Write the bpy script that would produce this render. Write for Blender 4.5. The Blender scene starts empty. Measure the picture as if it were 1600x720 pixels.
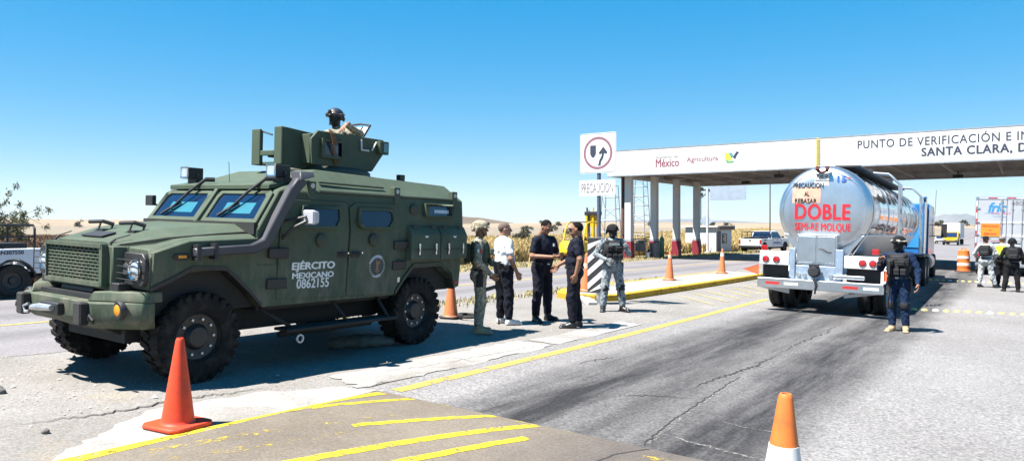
import bpy, bmesh, math, random
import numpy as np
from mathutils import Vector, Matrix, Euler
random.seed(7); rng = np.random.default_rng(11)
R = math.radians
SC = bpy.context.scene
COL = SC.collection
# ---------------------------------------------------------------- camera
cam = bpy.data.cameras.new('camera'); cam.sensor_width = 36; cam.lens = 25.875
cam.clip_start = .05; cam.clip_end = 40000
camo_ = bpy.data.objects.new('camera', cam); COL.objects.link(camo_)
camo_.location = (0, 0, 1.68); camo_.rotation_euler = (R(90 - .4), 0, R(34.8))
SC.camera = camo_
# ---------------------------------------------------------------- sky
SUN = Vector((-.27, -.45, 1)).normalized()
w = bpy.data.worlds.new('World'); SC.world = w; w.use_nodes = True
nt = w.node_tree; nt.nodes.clear()
sky = nt.nodes.new('ShaderNodeTexSky'); sky.sky_type = 'NISHITA'; sky.sun_disc = False
sky.sun_elevation = math.asin(SUN.z); sky.sun_rotation = math.atan2(SUN.x, SUN.y)
sky.altitude = 1900; sky.air_density = 1.0; sky.dust_density = .1; sky.ozone_density = 3.0
hsv = nt.nodes.new('ShaderNodeHueSaturation'); hsv.inputs['Saturation'].default_value = 2.85; hsv.inputs['Hue'].default_value = .496; hsv.inputs['Value'].default_value = 2.85
gam = nt.nodes.new('ShaderNodeGamma'); gam.inputs[1].default_value = .36
bg = nt.nodes.new('ShaderNodeBackground'); bg.inputs[1].default_value = .053
wo = nt.nodes.new('ShaderNodeOutputWorld')
nt.links.new(sky.outputs[0], gam.inputs[0]); nt.links.new(gam.outputs[0], hsv.inputs['Color']); nt.links.new(hsv.outputs[0], bg.inputs[0]); nt.links.new(bg.outputs[0], wo.inputs[0])
# ---------------------------------------------------------------- sun
sl = bpy.data.lights.new('sun', 'SUN'); sl.energy = 5.0; sl.angle = R(.53); sl.color = (1, .955, .89)
so = bpy.data.objects.new('sun', sl); COL.objects.link(so)
so.rotation_euler = (-SUN).to_track_quat('-Z', 'Y').to_euler(); so.location = (-10, -15, 30)
# ---------------------------------------------------------------- exposure
vs = SC.view_settings; vs.view_transform = 'Standard'; vs.look = 'None'; vs.exposure = 1.735; vs.gamma = 1; vs.use_curve_mapping = False
SC.render.engine = 'CYCLES'
# ================================================================ helpers
def zg(X, Y):
    """height of the sloping ground"""
    X = np.asarray(X, float); Y = np.asarray(Y, float)
    z = -.026 * (np.clip(X, -10.2, 8) + 8.45) - .012 * (np.clip(Y, -20, 170) - 6)
    D = np.hypot(X, Y)
    return z + .0065 * np.clip(D - 260, 0, 740)
def G(X, Y, h=0): return (X, Y, float(zg(X, Y)) + h)

MATS = {}
ALB = .75   # keeps paints, cloth and ground at real-world reflectance for this exposure
def nodes_of(m):
    m.use_nodes = True; n = m.node_tree
    return n, n.nodes['Principled BSDF']
def M(name, col, rough=.6, metal=0., var=.12, vs=4., bump=0., bs=40., spec=.5, col2=None, thr=None, detail=5, emit=None, coat=0., trans=0.):
    """procedural material: base colour broken up by noise, optional second colour in patches, optional relief"""
    if name in MATS: return MATS[name]
    m = bpy.data.materials.new(name); n, b = nodes_of(m); N = n.nodes; L = n.links
    tc = N.new('ShaderNodeTexCoord')
    no = N.new('ShaderNodeTexNoise'); no.inputs['Scale'].default_value = vs; no.inputs['Detail'].default_value = detail; no.inputs['Roughness'].default_value = .62
    L.new(tc.outputs['Object'], no.inputs['Vector'])
    cr = N.new('ShaderNodeValToRGB'); e = cr.color_ramp.elements
    kk = ALB if metal < .5 else 1.; col = tuple(x * kk for x in col); col2 = None if col2 is None else tuple(x * kk for x in col2)
    c = Vector(col)
    if col2 is None:
        e[0].position = .28; e[1].position = .72
        e[0].color = (*(c * (1 - var)), 1); e[1].color = (*[min(1, x * (1 + var)) for x in c], 1)
    else:
        t, s = thr if thr else (.5, .08)
        e[0].position = t - s; e[1].position = t + s
        e[0].color = (*c, 1); e[1].color = (*col2, 1)
    L.new(no.outputs['Fac'], cr.inputs['Fac']); L.new(cr.outputs['Color'], b.inputs['Base Color'])
    b.inputs['Roughness'].default_value = rough; b.inputs['Metallic'].default_value = metal
    b.inputs['Specular IOR Level'].default_value = spec
    if coat: b.inputs['Coat Weight'].default_value = coat; b.inputs['Coat Roughness'].default_value = .08
    if trans: b.inputs['Transmission Weight'].default_value = trans
    if emit: b.inputs['Emission Color'].default_value = (*col, 1); b.inputs['Emission Strength'].default_value = emit
    if bump:
        nb = N.new('ShaderNodeTexNoise'); nb.inputs['Scale'].default_value = bs; nb.inputs['Detail'].default_value = 4
        L.new(tc.outputs['Object'], nb.inputs['Vector'])
        bp = N.new('ShaderNodeBump'); bp.inputs['Strength'].default_value = bump; bp.inputs['Distance'].default_value = .01
        L.new(nb.outputs['Fac'], bp.inputs['Height']); L.new(bp.outputs['Normal'], b.inputs['Normal'])
    MATS[name] = m; return m
def camo(name, cols, scale=9., rough=.85, pix=0):
    """camouflage cloth: patches of several colours"""
    cols = [tuple(x * ALB for x in c) for c in cols]
    m = bpy.data.materials.new(name); n, b = nodes_of(m); N = n.nodes; L = n.links
    tc = N.new('ShaderNodeTexCoord'); vec = tc.outputs['Object']
    if pix:
        sn = N.new('ShaderNodeVectorMath'); sn.operation = 'SNAP'; sn.inputs[1].default_value = (pix,) * 3; L.new(vec, sn.inputs[0]); vec = sn.outputs[0]
    no = N.new('ShaderNodeTexNoise'); no.inputs['Scale'].default_value = scale; no.inputs['Detail'].default_value = 4; no.inputs['Roughness'].default_value = .7
    L.new(vec, no.inputs['Vector'])
    cr = N.new('ShaderNodeValToRGB'); cr.color_ramp.interpolation = 'CONSTANT'; e = cr.color_ramp.elements
    k = len(cols); ps = [0] + list(np.linspace(.42, .58, k - 1))
    e[0].position = 0; e[0].color = (*cols[0], 1); e[1].position = ps[1]; e[1].color = (*cols[1], 1)
    for p, c in zip(ps[2:], cols[2:]): q = e.new(p); q.color = (*c, 1)
    L.new(no.outputs['Fac'], cr.inputs['Fac']); L.new(cr.outputs['Color'], b.inputs['Base Color'])
    b.inputs['Roughness'].default_value = rough; b.inputs['Specular IOR Level'].default_value = .15
    return m

def newobj(name, me, parent=None, kind=None):
    o = bpy.data.objects.new(name, me); COL.objects.link(o)
    if parent is not None: o.parent = parent
    if kind: o['kind'] = kind
    return o
def tag(o, label, cat, group=None):
    o['label'] = label; o['category'] = cat
    if group: o['group'] = group
    return o
def thing(name, label, cat, loc=(0, 0, 0), rz=0, group=None, tilt=False, s=1):
    o = newobj(name, None); o.location = loc
    o.rotation_euler = (-.012 * math.cos(rz) - .026 * math.sin(rz), .026 * math.cos(rz) - .012 * math.sin(rz), rz) if tilt else (0, 0, rz)
    o.scale = (s, s, s); o.empty_display_size = .3
    return tag(o, label, cat, group)
def copy_tree(o, parent=None):
    c = o.copy(); COL.objects.link(c); c.parent = parent
    for ch in list(o.children): copy_tree(ch, c)
    return c

class MB:
    """collects shapes and links them as ONE mesh object"""
    def __init__(s): s.bm = bmesh.new()
    def pts(s, vs, fs):
        v = [s.bm.verts.new(p) for p in vs]
        for f in fs:
            try: s.bm.faces.new([v[i] for i in f])
            except ValueError: pass
        return s
    def box(s, c, d, rot=None):
        h = Vector(d) / 2; m = rot if isinstance(rot, Matrix) else (Euler(rot).to_matrix() if rot else Matrix.Identity(3))
        P = [Vector(c) + m @ Vector((x * h.x, y * h.y, z * h.z)) for x in (-1, 1) for y in (-1, 1) for z in (-1, 1)]
        return s.pts(P, [(0, 1, 3, 2), (4, 6, 7, 5), (0, 4, 5, 1), (2, 3, 7, 6), (0, 2, 6, 4), (1, 5, 7, 3)])
    def span(s, a, b):
        a = Vector(a); b = Vector(b); return s.box((a + b) / 2, b - a)
    def prism(s, poly, axis, a, b):
        """closed 2-D polygon extruded along an axis (x: poly=(y,z), y: (x,z), z: (x,y))"""
        f = {'x': lambda p, t: (t, p[0], p[1]), 'y': lambda p, t: (p[0], t, p[1]), 'z': lambda p, t: (p[0], p[1], t)}[axis]
        n = len(poly); V = [f(p, a) for p in poly] + [f(p, b) for p in poly]
        return s.pts(V, [tuple(range(n)), tuple(range(2 * n - 1, n - 1, -1))] + [(i, (i + 1) % n, n + (i + 1) % n, n + i) for i in range(n)])
    def loft(s, rings, closed=True, caps=True):
        n = len(rings[0]); V = [p for r in rings for p in r]; F = []
        for k in range(len(rings) - 1):
            for i in range(n if closed else n - 1):
                j = (i + 1) % n; F.append((k * n + i, k * n + j, (k + 1) * n + j, (k + 1) * n + i))
        if caps and closed: F += [tuple(range(n)), tuple(range(len(V) - 1, len(V) - n - 1, -1))]
        return s.pts(V, F)
    def tube(s, path, r, n=8, closed=False):
        path = [Vector(p) for p in path]; rr = r if hasattr(r, '__len__') else [r] * len(path)
        rings = []; up = None; m = len(path)
        for i, p in enumerate(path):
            if closed: d = path[(i + 1) % m] - path[i - 1]
            else: d = path[min(i + 1, m - 1)] - path[max(i - 1, 0)]
            d.normalize()
            if up is None: up = Vector((0, 0, 1)) if abs(d.z) < .9 else Vector((1, 0, 0))
            a = d.cross(up).normalized(); b_ = a.cross(d).normalized(); up = b_
            rings.append([p + a * math.cos(t) * rr[i] + b_ * math.sin(t) * rr[i] for t in [2 * math.pi * q / n for q in range(n)]])
        if closed: rings.append(rings[0])
        return s.loft(rings, True, not closed)
    def cyl(s, a, b, r, r2=None, n=20): return s.tube([a, b], [r, r if r2 is None else r2], n)
    def lathe(s, prof, c=(0, 0, 0), axis='z', n=32, sx=1, caps=True):
        """profile of (radius, along-axis) turned round an axis"""
        rings = []
        for r, h in prof:
            rg = []
            for q in range(n):
                t = 2 * math.pi * q / n; x, y = r * math.cos(t), r * math.sin(t)
                rg.append(Vector(c) + Vector({'z': (x, y, h), 'x': (h * sx, x, y), 'y': (x, h, y)}[axis]))
            rings.append(rg)
        return s.loft(rings, True, caps)
    def build(s, name, mat, parent=None, bevel=0, smooth=35, seg=1, kind=None):
        bm = s.bm
        bmesh.ops.remove_doubles(bm, verts=bm.verts, dist=1e-5)
        bmesh.ops.recalc_face_normals(bm, faces=bm.faces)
        if bevel:
            ed = [e for e in bm.edges if len(e.link_faces) == 2 and e.calc_face_angle(0) > R(25)]
            bmesh.ops.bevel(bm, geom=ed, offset=bevel, segments=seg, affect='EDGES', clamp_overlap=True)
        me = bpy.data.meshes.new(name); bm.to_mesh(me); bm.free()
        if mat: me.materials.append(mat)
        if smooth: me.shade_smooth(); me.set_sharp_from_angle(angle=R(smooth))
        return newobj(name, me, parent, kind)
def part(name, mat, parent, bevel=0, smooth=35):
    """decorator-free shorthand: part(...)(lambda b: shapes)"""
    def f(fn):
        b = MB(); fn(b); return b.build(name, mat, parent, bevel, smooth)
    return f
def npmesh(name, V, F, mat, parent=None, kind=None, smooth=False):
    me = bpy.data.meshes.new(name)
    V = np.asarray(V, np.float32); F = np.asarray(F, np.int32); k = F.shape[1]
    me.vertices.add(len(V)); me.vertices.foreach_set('co', V.ravel())
    me.loops.add(F.size); me.loops.foreach_set('vertex_index', F.ravel())
    me.polygons.add(len(F)); me.polygons.foreach_set('loop_start', np.arange(0, F.size, k, dtype=np.int32)); me.polygons.foreach_set('loop_total', np.full(len(F), k, np.int32))
    me.update(calc_edges=True)
    for m in (mat if isinstance(mat, (list, tuple)) else [mat]): me.materials.append(m)
    if smooth: me.shade_smooth()
    return newobj(name, me, parent, kind)
def letters(s, center, right, up, mat, parent, w=None, h=None, bold=0., spacing=1., name='lettering', left=False, shear=0., thick=.002):
    """writing as a thin mesh fitted into a w x h box"""
    cu = bpy.data.curves.new('t', 'FONT'); cu.body = s; cu.space_character = spacing; cu.shear = shear; cu.resolution_u = 3
    if thick: cu.extrude = thick
    o = bpy.data.objects.new('t', cu); COL.objects.link(o)
    dg = bpy.context.evaluated_depsgraph_get(); me = bpy.data.meshes.new_from_object(o.evaluated_get(dg))
    bpy.data.objects.remove(o); bpy.data.curves.remove(cu)
    n = len(me.vertices); co = np.empty(n * 3, np.float32); me.vertices.foreach_get('co', co); co = co.reshape(-1, 3)
    lo = co.min(0); hi = co.max(0); sz = hi - lo
    sy = (h / sz[1]) if h else w / sz[0]; sx = (w / sz[0]) if w else sy
    x = (co[:, 0] - (lo[0] if left else (lo[0] + hi[0]) / 2)) * sx; y = (co[:, 1] - (lo[1] + hi[1]) / 2) * sy; z = co[:, 2]
    r = np.array(Vector(right).normalized()); u = np.array(Vector(up).normalized()); nn = np.cross(r, u)
    if bold:
        bmm = bmesh.new(); bmm.from_mesh(me); me2 = me.copy(); k = bold * 1.0
        for q, (ox, oy) in enumerate(((k, 0), (-k, 0), (0, k * .7), (0, -k * .7))):
            n0 = len(bmm.verts); bmm.from_mesh(me2); bmm.verts.ensure_lookup_table()
            for v in bmm.verts[n0:]: v.co.x += ox; v.co.y += oy; v.co.z += .0003 * (q + 1)
        bmm.to_mesh(me); bmm.free(); bpy.data.meshes.remove(me2)
        n = len(me.vertices); co = np.empty(n * 3, np.float32); me.vertices.foreach_get('co', co); co = co.reshape(-1, 3)
        x = (co[:, 0] - (lo[0] if left else (lo[0] + hi[0]) / 2)) * sx; y = (co[:, 1] - (lo[1] + hi[1]) / 2) * sy; z = co[:, 2]
    P = np.array(center) + np.outer(x, r) + np.outer(y, u) + np.outer(z, nn)
    me.vertices.foreach_set('co', P.astype(np.float32).ravel()); me.update()
    me.materials.clear(); me.materials.append(mat)
    return newobj(name, me, parent)

# ---- signed-distance modelling (bodies, cloth, bags): smooth unions turned into one surface
def sdf_eval(prims, lo, hi, vox):
    ax = [np.arange(lo[i], hi[i] + vox, vox) for i in range(3)]
    D = np.full([len(a) for a in ax], 1.0, np.float32); Lb = np.zeros(D.shape, np.int16)
    for p in prims:
        t, mid, k, op = p['t'], p.get('m', 0), p.get('k', .02), p.get('op', 'u')
        a, b_ = p['bb']; mg = k + 2.5 * vox
        if op == 'i': sl = (slice(None),) * 3
        else: sl = tuple(slice(max(0, int((a[i] - mg - lo[i]) / vox)), max(0, int((b_[i] + mg - lo[i]) / vox) + 2)) for i in range(3))
        X, Y, Z = np.meshgrid(*[ax[i][sl[i]] for i in range(3)], indexing='ij', sparse=True)
        if X.size == 0 or Y.size == 0 or Z.size == 0: continue
        d = p['f'](X, Y, Z).astype(np.float32)
        A = D[sl]
        if op == 'u':
            h = np.maximum(k - np.abs(A - d), 0) / max(k, 1e-6)
            Lb[sl] = np.where(d < A, mid, Lb[sl]); D[sl] = np.minimum(A, d) - h * h * k / 4
        elif op == 's': D[sl] = np.maximum(A, -d)
        else: D[sl] = np.maximum(A, d)
    return D, Lb
def cap(p, q, r1, r2=None, m=0, k=.03, sc=(1, 1, 1), op='u'):
    p = np.array(p, float); q = np.array(q, float); r2 = r1 if r2 is None else r2; sc = np.array(sc, float)
    def f(X, Y, Z):
        a = p / sc; ba = (q - p) / sc; dx, dy, dz = X / sc[0] - a[0], Y / sc[1] - a[1], Z / sc[2] - a[2]
        h = np.clip((dx * ba[0] + dy * ba[1] + dz * ba[2]) / max(ba @ ba, 1e-9), 0, 1)
        return (np.sqrt((dx - ba[0] * h) ** 2 + (dy - ba[1] * h) ** 2 + (dz - ba[2] * h) ** 2) - (r1 + (r2 - r1) * h)) * sc.min()
    rr = max(r1, r2) * sc.max()
    return dict(t='cap', f=f, m=m, k=k, op=op, bb=(np.minimum(p, q) - rr, np.maximum(p, q) + rr))
def ell(c, r, m=0, k=.03, rot=None, op='u'):
    c = np.array(c, float); r = np.array(r, float); Rm = np.array(rot if rot is not None else np.eye(3))
    def f(X, Y, Z):
        x, y, z = X - c[0], Y - c[1], Z - c[2]
        a = Rm[0, 0] * x + Rm[1, 0] * y + Rm[2, 0] * z; b_ = Rm[0, 1] * x + Rm[1, 1] * y + Rm[2, 1] * z; e = Rm[0, 2] * x + Rm[1, 2] * y + Rm[2, 2] * z
        k0 = np.sqrt((a / r[0]) ** 2 + (b_ / r[1]) ** 2 + (e / r[2]) ** 2); k1 = np.sqrt((a / r[0] ** 2) ** 2 + (b_ / r[1] ** 2) ** 2 + (e / r[2] ** 2) ** 2)
        return k0 * (k0 - 1) / np.maximum(k1, 1e-6)
    return dict(t='ell', f=f, m=m, k=k, op=op, bb=(c - r.max(), c + r.max()))
def rbox(c, h, rad=.01, m=0, k=.01, rot=None, op='u'):
    c = np.array(c, float); h = np.array(h, float) - rad; Rm = np.array(rot if rot is not None else np.eye(3))
    def f(X, Y, Z):
        x, y, z = X - c[0], Y - c[1], Z - c[2]
        a = np.abs(Rm[0, 0] * x + Rm[1, 0] * y + Rm[2, 0] * z) - h[0]; b_ = np.abs(Rm[0, 1] * x + Rm[1, 1] * y + Rm[2, 1] * z) - h[1]; e = np.abs(Rm[0, 2] * x + Rm[1, 2] * y + Rm[2, 2] * z) - h[2]
        return np.sqrt(np.maximum(a, 0) ** 2 + np.maximum(b_, 0) ** 2 + np.maximum(e, 0) ** 2) + np.minimum(np.maximum(a, np.maximum(b_, e)), 0) - rad
    rr = np.linalg.norm(h + rad)
    return dict(t='box', f=f, m=m, k=k, op=op, bb=(c - rr, c + rr))
def half(n, d, m=0, op='i'):
    n = np.array(n, float); n /= np.linalg.norm(n)
    return dict(t='half', f=lambda X, Y, Z: n[0] * X + n[1] * Y + n[2] * Z - d, m=m, k=0, op=op, bb=(np.full(3, -9.), np.full(3, 9.)))
def surfnet(D, Lb, lo, vox):
    s = D < 0; sh = [n - 1 for n in D.shape]
    def cut(a, i, j, k): return a[i:i + sh[0], j:j + sh[1], k:k + sh[2]]
    cs = [(i, j, k) for i in (0, 1) for j in (0, 1) for k in (0, 1)]
    cnt = sum(cut(s, *c).astype(np.int8) for c in cs); mask = (cnt > 0) & (cnt < 8)
    cell = np.argwhere(mask); n = len(cell); idx = np.full(mask.shape, -1, np.int64); idx[mask] = np.arange(n)
    acc = np.zeros((n, 3)); num = np.zeros(n)
    for a in cs:
        for ax in range(3):
            if a[ax]: continue
            b_ = list(a); b_[ax] = 1
            va = D[tuple((cell + a).T)]; vb = D[tuple((cell + b_).T)]; cr = (va < 0) != (vb < 0)
            t = np.where(cr, va / np.where(va == vb, 1, va - vb), 0); p = np.tile(np.array(a, float), (n, 1)); p[:, ax] = t
            acc[cr] += p[cr]; num[cr] += 1
    V = (cell + acc / np.maximum(num, 1)[:, None]) * vox + np.array(lo); Q = []; Lq = []
    for ax in range(3):
        o1, o2 = [i for i in range(3) if i != ax]
        A = [slice(None)] * 3; B = [slice(None)] * 3; A[ax] = slice(0, -1); B[ax] = slice(1, None)
        ch = s[tuple(A)] != s[tuple(B)]; P = np.argwhere(ch)
        P = P[(P[:, o1] > 0) & (P[:, o2] > 0) & (P[:, o1] < D.shape[o1] - 1) & (P[:, o2] < D.shape[o2] - 1)]
        e1 = np.zeros(3, int); e1[o1] = 1; e2 = np.zeros(3, int); e2[o2] = 1; ea = np.zeros(3, int); ea[ax] = 1
        q = np.stack([idx[tuple((P - e1 - e2).T)], idx[tuple((P - e2).T)], idx[tuple(P.T)], idx[tuple((P - e1).T)]], 1)
        ins = s[tuple(P.T)]; flip = ins if ax != 1 else ~ins
        q[~flip] = q[~flip][:, ::-1]
        inside = np.where(ins[:, None], P, P + ea); Q.append(q); Lq.append(Lb[tuple(inside.T)])
    return V, np.concatenate(Q), np.concatenate(Lq)
def sdf_mesh(prims, vox=.012, disp=None, lab=None):
    u = [p for p in prims if p.get('op', 'u') == 'u']
    lo = np.min([p['bb'][0] for p in u], 0) - 3 * vox; hi = np.max([p['bb'][1] for p in u], 0) + 3 * vox
    D, Lb = sdf_eval(prims, lo, hi, vox)
    if disp is not None:
        ax = [np.arange(D.shape[i]) * vox + lo[i] for i in range(3)]
        D = D + disp(*np.meshgrid(*ax, indexing='ij', sparse=True), Lb).astype(np.float32)
    return surfnet(D, Lb, lo, vox)
def mesh_from(name, pieces, mats, parent=None, smooth=True):
    """several (V,Q,L) surfaces as one mesh with a material per face"""
    V = np.concatenate([p[0] for p in pieces]); off = np.cumsum([0] + [len(p[0]) for p in pieces])
    Q = np.concatenate([p[1] + off[i] for i, p in enumerate(pieces)]); Lq = np.concatenate([p[2] for p in pieces])
    o = npmesh(name, V, Q, mats, parent, smooth=smooth)
    if len(mats) > 1: o.data.polygons.foreach_set('material_index', Lq.astype(np.int32)); o.data.update()
    return o
# ================================================================ surface materials
def surfmat(name, light, dark, big=.35, spk=.35, spscale=55., rough=.9, bands=None, bandcol=(.05, .05, .055), patch=None, bump=.5, wob=1.):
    """ground surface: large soft patches, fine aggregate speckle, optional tyre-darkened bands along the lane (X of the place)"""
    al = lambda c: tuple(x * ALB for x in c)
    light, dark, bandcol = al(light), al(dark), al(bandcol); patch = None if patch is None else (al(patch[0]), patch[1], patch[2])
    m = bpy.data.materials.new(name); n, b = nodes_of(m); N = n.nodes; L = n.links
    tc = N.new('ShaderNodeTexCoord'); V = tc.outputs['Object']
    def noise(sc, det=5, rgh=.6, vec=V, dist=0):
        q = N.new('ShaderNodeTexNoise'); q.inputs['Scale'].default_value = sc; q.inputs['Detail'].default_value = det; q.inputs['Roughness'].default_value = rgh; q.inputs['Distortion'].default_value = dist
        L.new(vec, q.inputs['Vector']); return q.outputs['Fac']
    def ramp(f, a, c, ca=(0, 0, 0), cb=(1, 1, 1)):
        q = N.new('ShaderNodeValToRGB'); q.color_ramp.elements[0].position = a; q.color_ramp.elements[1].position = c
        q.color_ramp.elements[0].color = (*ca, 1); q.color_ramp.elements[1].color = (*cb, 1); L.new(f, q.inputs[0]); return q.outputs[0]
    def mix(f, a, c, t='MIX'):
        q = N.new('ShaderNodeMix'); q.data_type = 'RGBA'; q.blend_type = t
        if isinstance(f, (int, float)): q.inputs[0].default_value = f
        else: L.new(f, q.inputs[0])
        for i, x in ((6, a), (7, c)):
            if isinstance(x, tuple): q.inputs[i].default_value = (*x, 1)
            else: L.new(x, q.inputs[i])
        return q.outputs[2]
    def math_(op, a, c):
        q = N.new('ShaderNodeMath'); q.operation = op
        for i, x in enumerate((a, c)):
            if isinstance(x, (int, float)): q.inputs[i].default_value = x
            else: L.new(x, q.inputs[i])
        return q.outputs[0]
    c = mix(ramp(noise(big, 6, .65), .35, .68), light, dark)
    c = mix(math_('MULTIPLY', ramp(noise(big * 7, 6, .7), .5, .75), .35), c, dark)
    if patch: c = mix(math_('MULTIPLY', ramp(noise(patch[1], 4, .6, dist=.6), patch[2], patch[2] + .12), .8), c, patch[0])
    if bands:
        sx = N.new('ShaderNodeSeparateXYZ'); L.new(V, sx.inputs[0])
        mp = N.new('ShaderNodeMapping'); mp.inputs['Scale'].default_value = (2.2, .22, 1); L.new(V, mp.inputs[0])
        st = noise(1.2, 6, .7, mp.outputs[0])
        xw = math_('ADD', sx.outputs[0], math_('MULTIPLY', math_('SUBTRACT', noise(.7, 4), .5), .7 * wob))
        tot = None
        for x0, hw, amt in bands:
            d = math_('DIVIDE', math_('ABSOLUTE', math_('SUBTRACT', xw, x0), 0), hw)
            q = math_('MULTIPLY', math_('MAXIMUM', math_('SUBTRACT', 1, math_('MULTIPLY', d, d)), 0), amt)
            tot = q if tot is None else math_('MAXIMUM', tot, q)
        tot = math_('MULTIPLY', tot, ramp(st, .3, .6, (.45,) * 3, (1,) * 3))
        c = mix(tot, c, bandcol)
    sp = noise(spscale, 3, .7); vo = N.new('ShaderNodeTexVoronoi'); vo.inputs['Scale'].default_value = spscale * .8; L.new(V, vo.inputs['Vector'])
    c = mix(spk, c, ramp(sp, .33, .62, (.08,) * 3, (1, 1, 1)), 'MULTIPLY')
    c = mix(spk * .6, c, ramp(vo.outputs['Color'], .1, .9, (.35,) * 3, (1.0,) * 3), 'MULTIPLY')
    L.new(c, b.inputs['Base Color']); b.inputs['Roughness'].default_value = rough; b.inputs['Specular IOR Level'].default_value = .25
    bp = N.new('ShaderNodeBump'); bp.inputs['Strength'].default_value = bump; bp.inputs['Distance'].default_value = .012; L.new(sp, bp.inputs['Height']); L.new(bp.outputs[0], b.inputs['Normal'])
    MATS[name] = m; return m
def paintmat(name, col, under, wear=.5, scale=6.):
    """road paint worn through to what lies beneath"""
    col = tuple(x * ALB for x in col); under = tuple(x * ALB for x in under)
    m = bpy.data.materials.new(name); n, b = nodes_of(m); N = n.nodes; L = n.links
    tc = N.new('ShaderNodeTexCoord')
    a = N.new('ShaderNodeTexNoise'); a.inputs['Scale'].default_value = scale; a.inputs['Detail'].default_value = 8; a.inputs['Roughness'].default_value = .75; L.new(tc.outputs['Object'], a.inputs['Vector'])
    r = N.new('ShaderNodeValToRGB'); r.color_ramp.elements[0].position = wear; r.color_ramp.elements[1].position = wear + .14
    r.color_ramp.elements[0].color = (*col, 1); r.color_ramp.elements[1].color = (*under, 1); L.new(a.outputs[0], r.inputs[0])
    s = N.new('ShaderNodeTexNoise'); s.inputs['Scale'].default_value = 60; L.new(tc.outputs['Object'], s.inputs['Vector'])
    q = N.new('ShaderNodeMix'); q.data_type = 'RGBA'; q.blend_type = 'MULTIPLY'; q.inputs[0].default_value = .25; L.new(r.outputs[0], q.inputs[6]); L.new(s.outputs[0], q.inputs[7])
    L.new(q.outputs[2], b.inputs['Base Color']); b.inputs['Roughness'].default_value = .8
    # chips: the paint is simply gone there, what lies beneath shows
    h = N.new('ShaderNodeTexNoise'); h.inputs['Scale'].default_value = 28; h.inputs['Detail'].default_value = 6; h.inputs['Roughness'].default_value = .8; L.new(tc.outputs['Object'], h.inputs['Vector'])
    ad = N.new('ShaderNodeMath'); ad.operation = 'MULTIPLY_ADD'; ad.inputs[1].default_value = .55; L.new(h.outputs[0], ad.inputs[0]); L.new(a.outputs[0], ad.inputs[2])
    gt = N.new('ShaderNodeMapRange'); gt.inputs[1].default_value = wear + .24; gt.inputs[2].default_value = wear + .31; gt.inputs[3].default_value = 1; gt.inputs[4].default_value = 0; L.new(ad.outputs[0], gt.inputs[0]); L.new(gt.outputs[0], b.inputs['Alpha'])
    return m
m_dirt = surfmat('dirt', (.31, .262, .205), (.225, .18, .125), big=.12, spk=.3, spscale=30, patch=((.42, .33, .17), .25, .56))
m_shoulder = surfmat('dusty_shoulder', (.345, .325, .305), (.25, .23, .205), big=.5, spk=.42, spscale=38, patch=((.40, .33, .22), .55, .60), bump=.8)
m_asph = surfmat('lane_asphalt', (.36, .345, .34), (.28, .265, .258), big=.25, spk=.6, spscale=34, bands=[(-3.95, 1.0, 1.0), (-3.2, .8, .75), (-2.2, .82, 1.0), (1.2, .8, .25), (2.9, .8, .25)], bandcol=(.038, .036, .038))
m_asph2 = surfmat('far_lane_asphalt', (.29, .27, .275), (.22, .205, .21), big=.2, spk=.35, spscale=30, bands=[(-12.2, .7, .5), (-14.9, .7, .5), (-16.6, .6, .3)], bandcol=(.12, .11, .11))
m_conc = surfmat('concrete', (.41, .395, .375), (.34, .325, .305), big=.8, spk=.3, spscale=40, bump=.4, patch=((.27, .245, .215), 1.1, .54))
m_hump = surfmat('hump_concrete', (.26, .22, .175), (.18, .15, .12), big=.9, spk=.35, spscale=48, bands=[(-2.5, 1.0, .7)], bandcol=(.10, .085, .085))
YEL = (.66, .50, .012)
m_yline = paintmat('yellow_line_paint', (.60, .43, .08), (.36, .33, .27), .58, 6)
m_ybright = paintmat('bright_yellow_paint', YEL, (.25, .22, .17), .57, 13)
m_yworn = paintmat('worn_yellow_paint', (.55, .40, .04), (.25, .215, .175), .41, 12)
m_yfaint = paintmat('faint_yellow_paint', (.58, .47, .16), (.36, .33, .28), .56, 9)
m_wline = paintmat('pale_line_paint', (.25, .235, .215), (.15, .14, .135), .48, 14)
m_crack = M('crack_dark', (.03, .027, .025), .95, var=.3)
m_kerb = paintmat('kerb_yellow_paint', (.55, .34, .012), (.40, .36, .28), .60, 6)

# ================================================================ ground, roads, markings
def grid_axis(lo, hi, near_lo, near_hi, step, extra=()):
    a = list(np.arange(near_lo, near_hi + .01, step)); d = step; x = near_hi
    while x < hi: d *= 1.28; x += d; a.append(min(x, hi))
    d = step; x = near_lo
    while x > lo: d *= 1.28; x -= d; a.append(max(x, lo))
    return np.array(sorted(set([round(float(v), 3) for v in a] + list(extra))))
def sheet(name, xs, ys, h, mat, parent=None, zf=None, fx=None, kind='structure'):
    X, Y = np.meshgrid(xs, ys, indexing='ij')
    if fx is not None: X, Y = fx(X, Y)
    Z = zg(X, Y) + h + (zf(X, Y) if zf is not None else 0)
    nx, ny = X.shape; I = np.arange(nx * ny).reshape(nx, ny)
    F = np.stack([I[:-1, :-1], I[1:, :-1], I[1:, 1:], I[:-1, 1:]], -1).reshape(-1, 4)
    return npmesh(name, np.stack([X, Y, Z], -1).reshape(-1, 3), F, mat, parent, kind, True)
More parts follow.
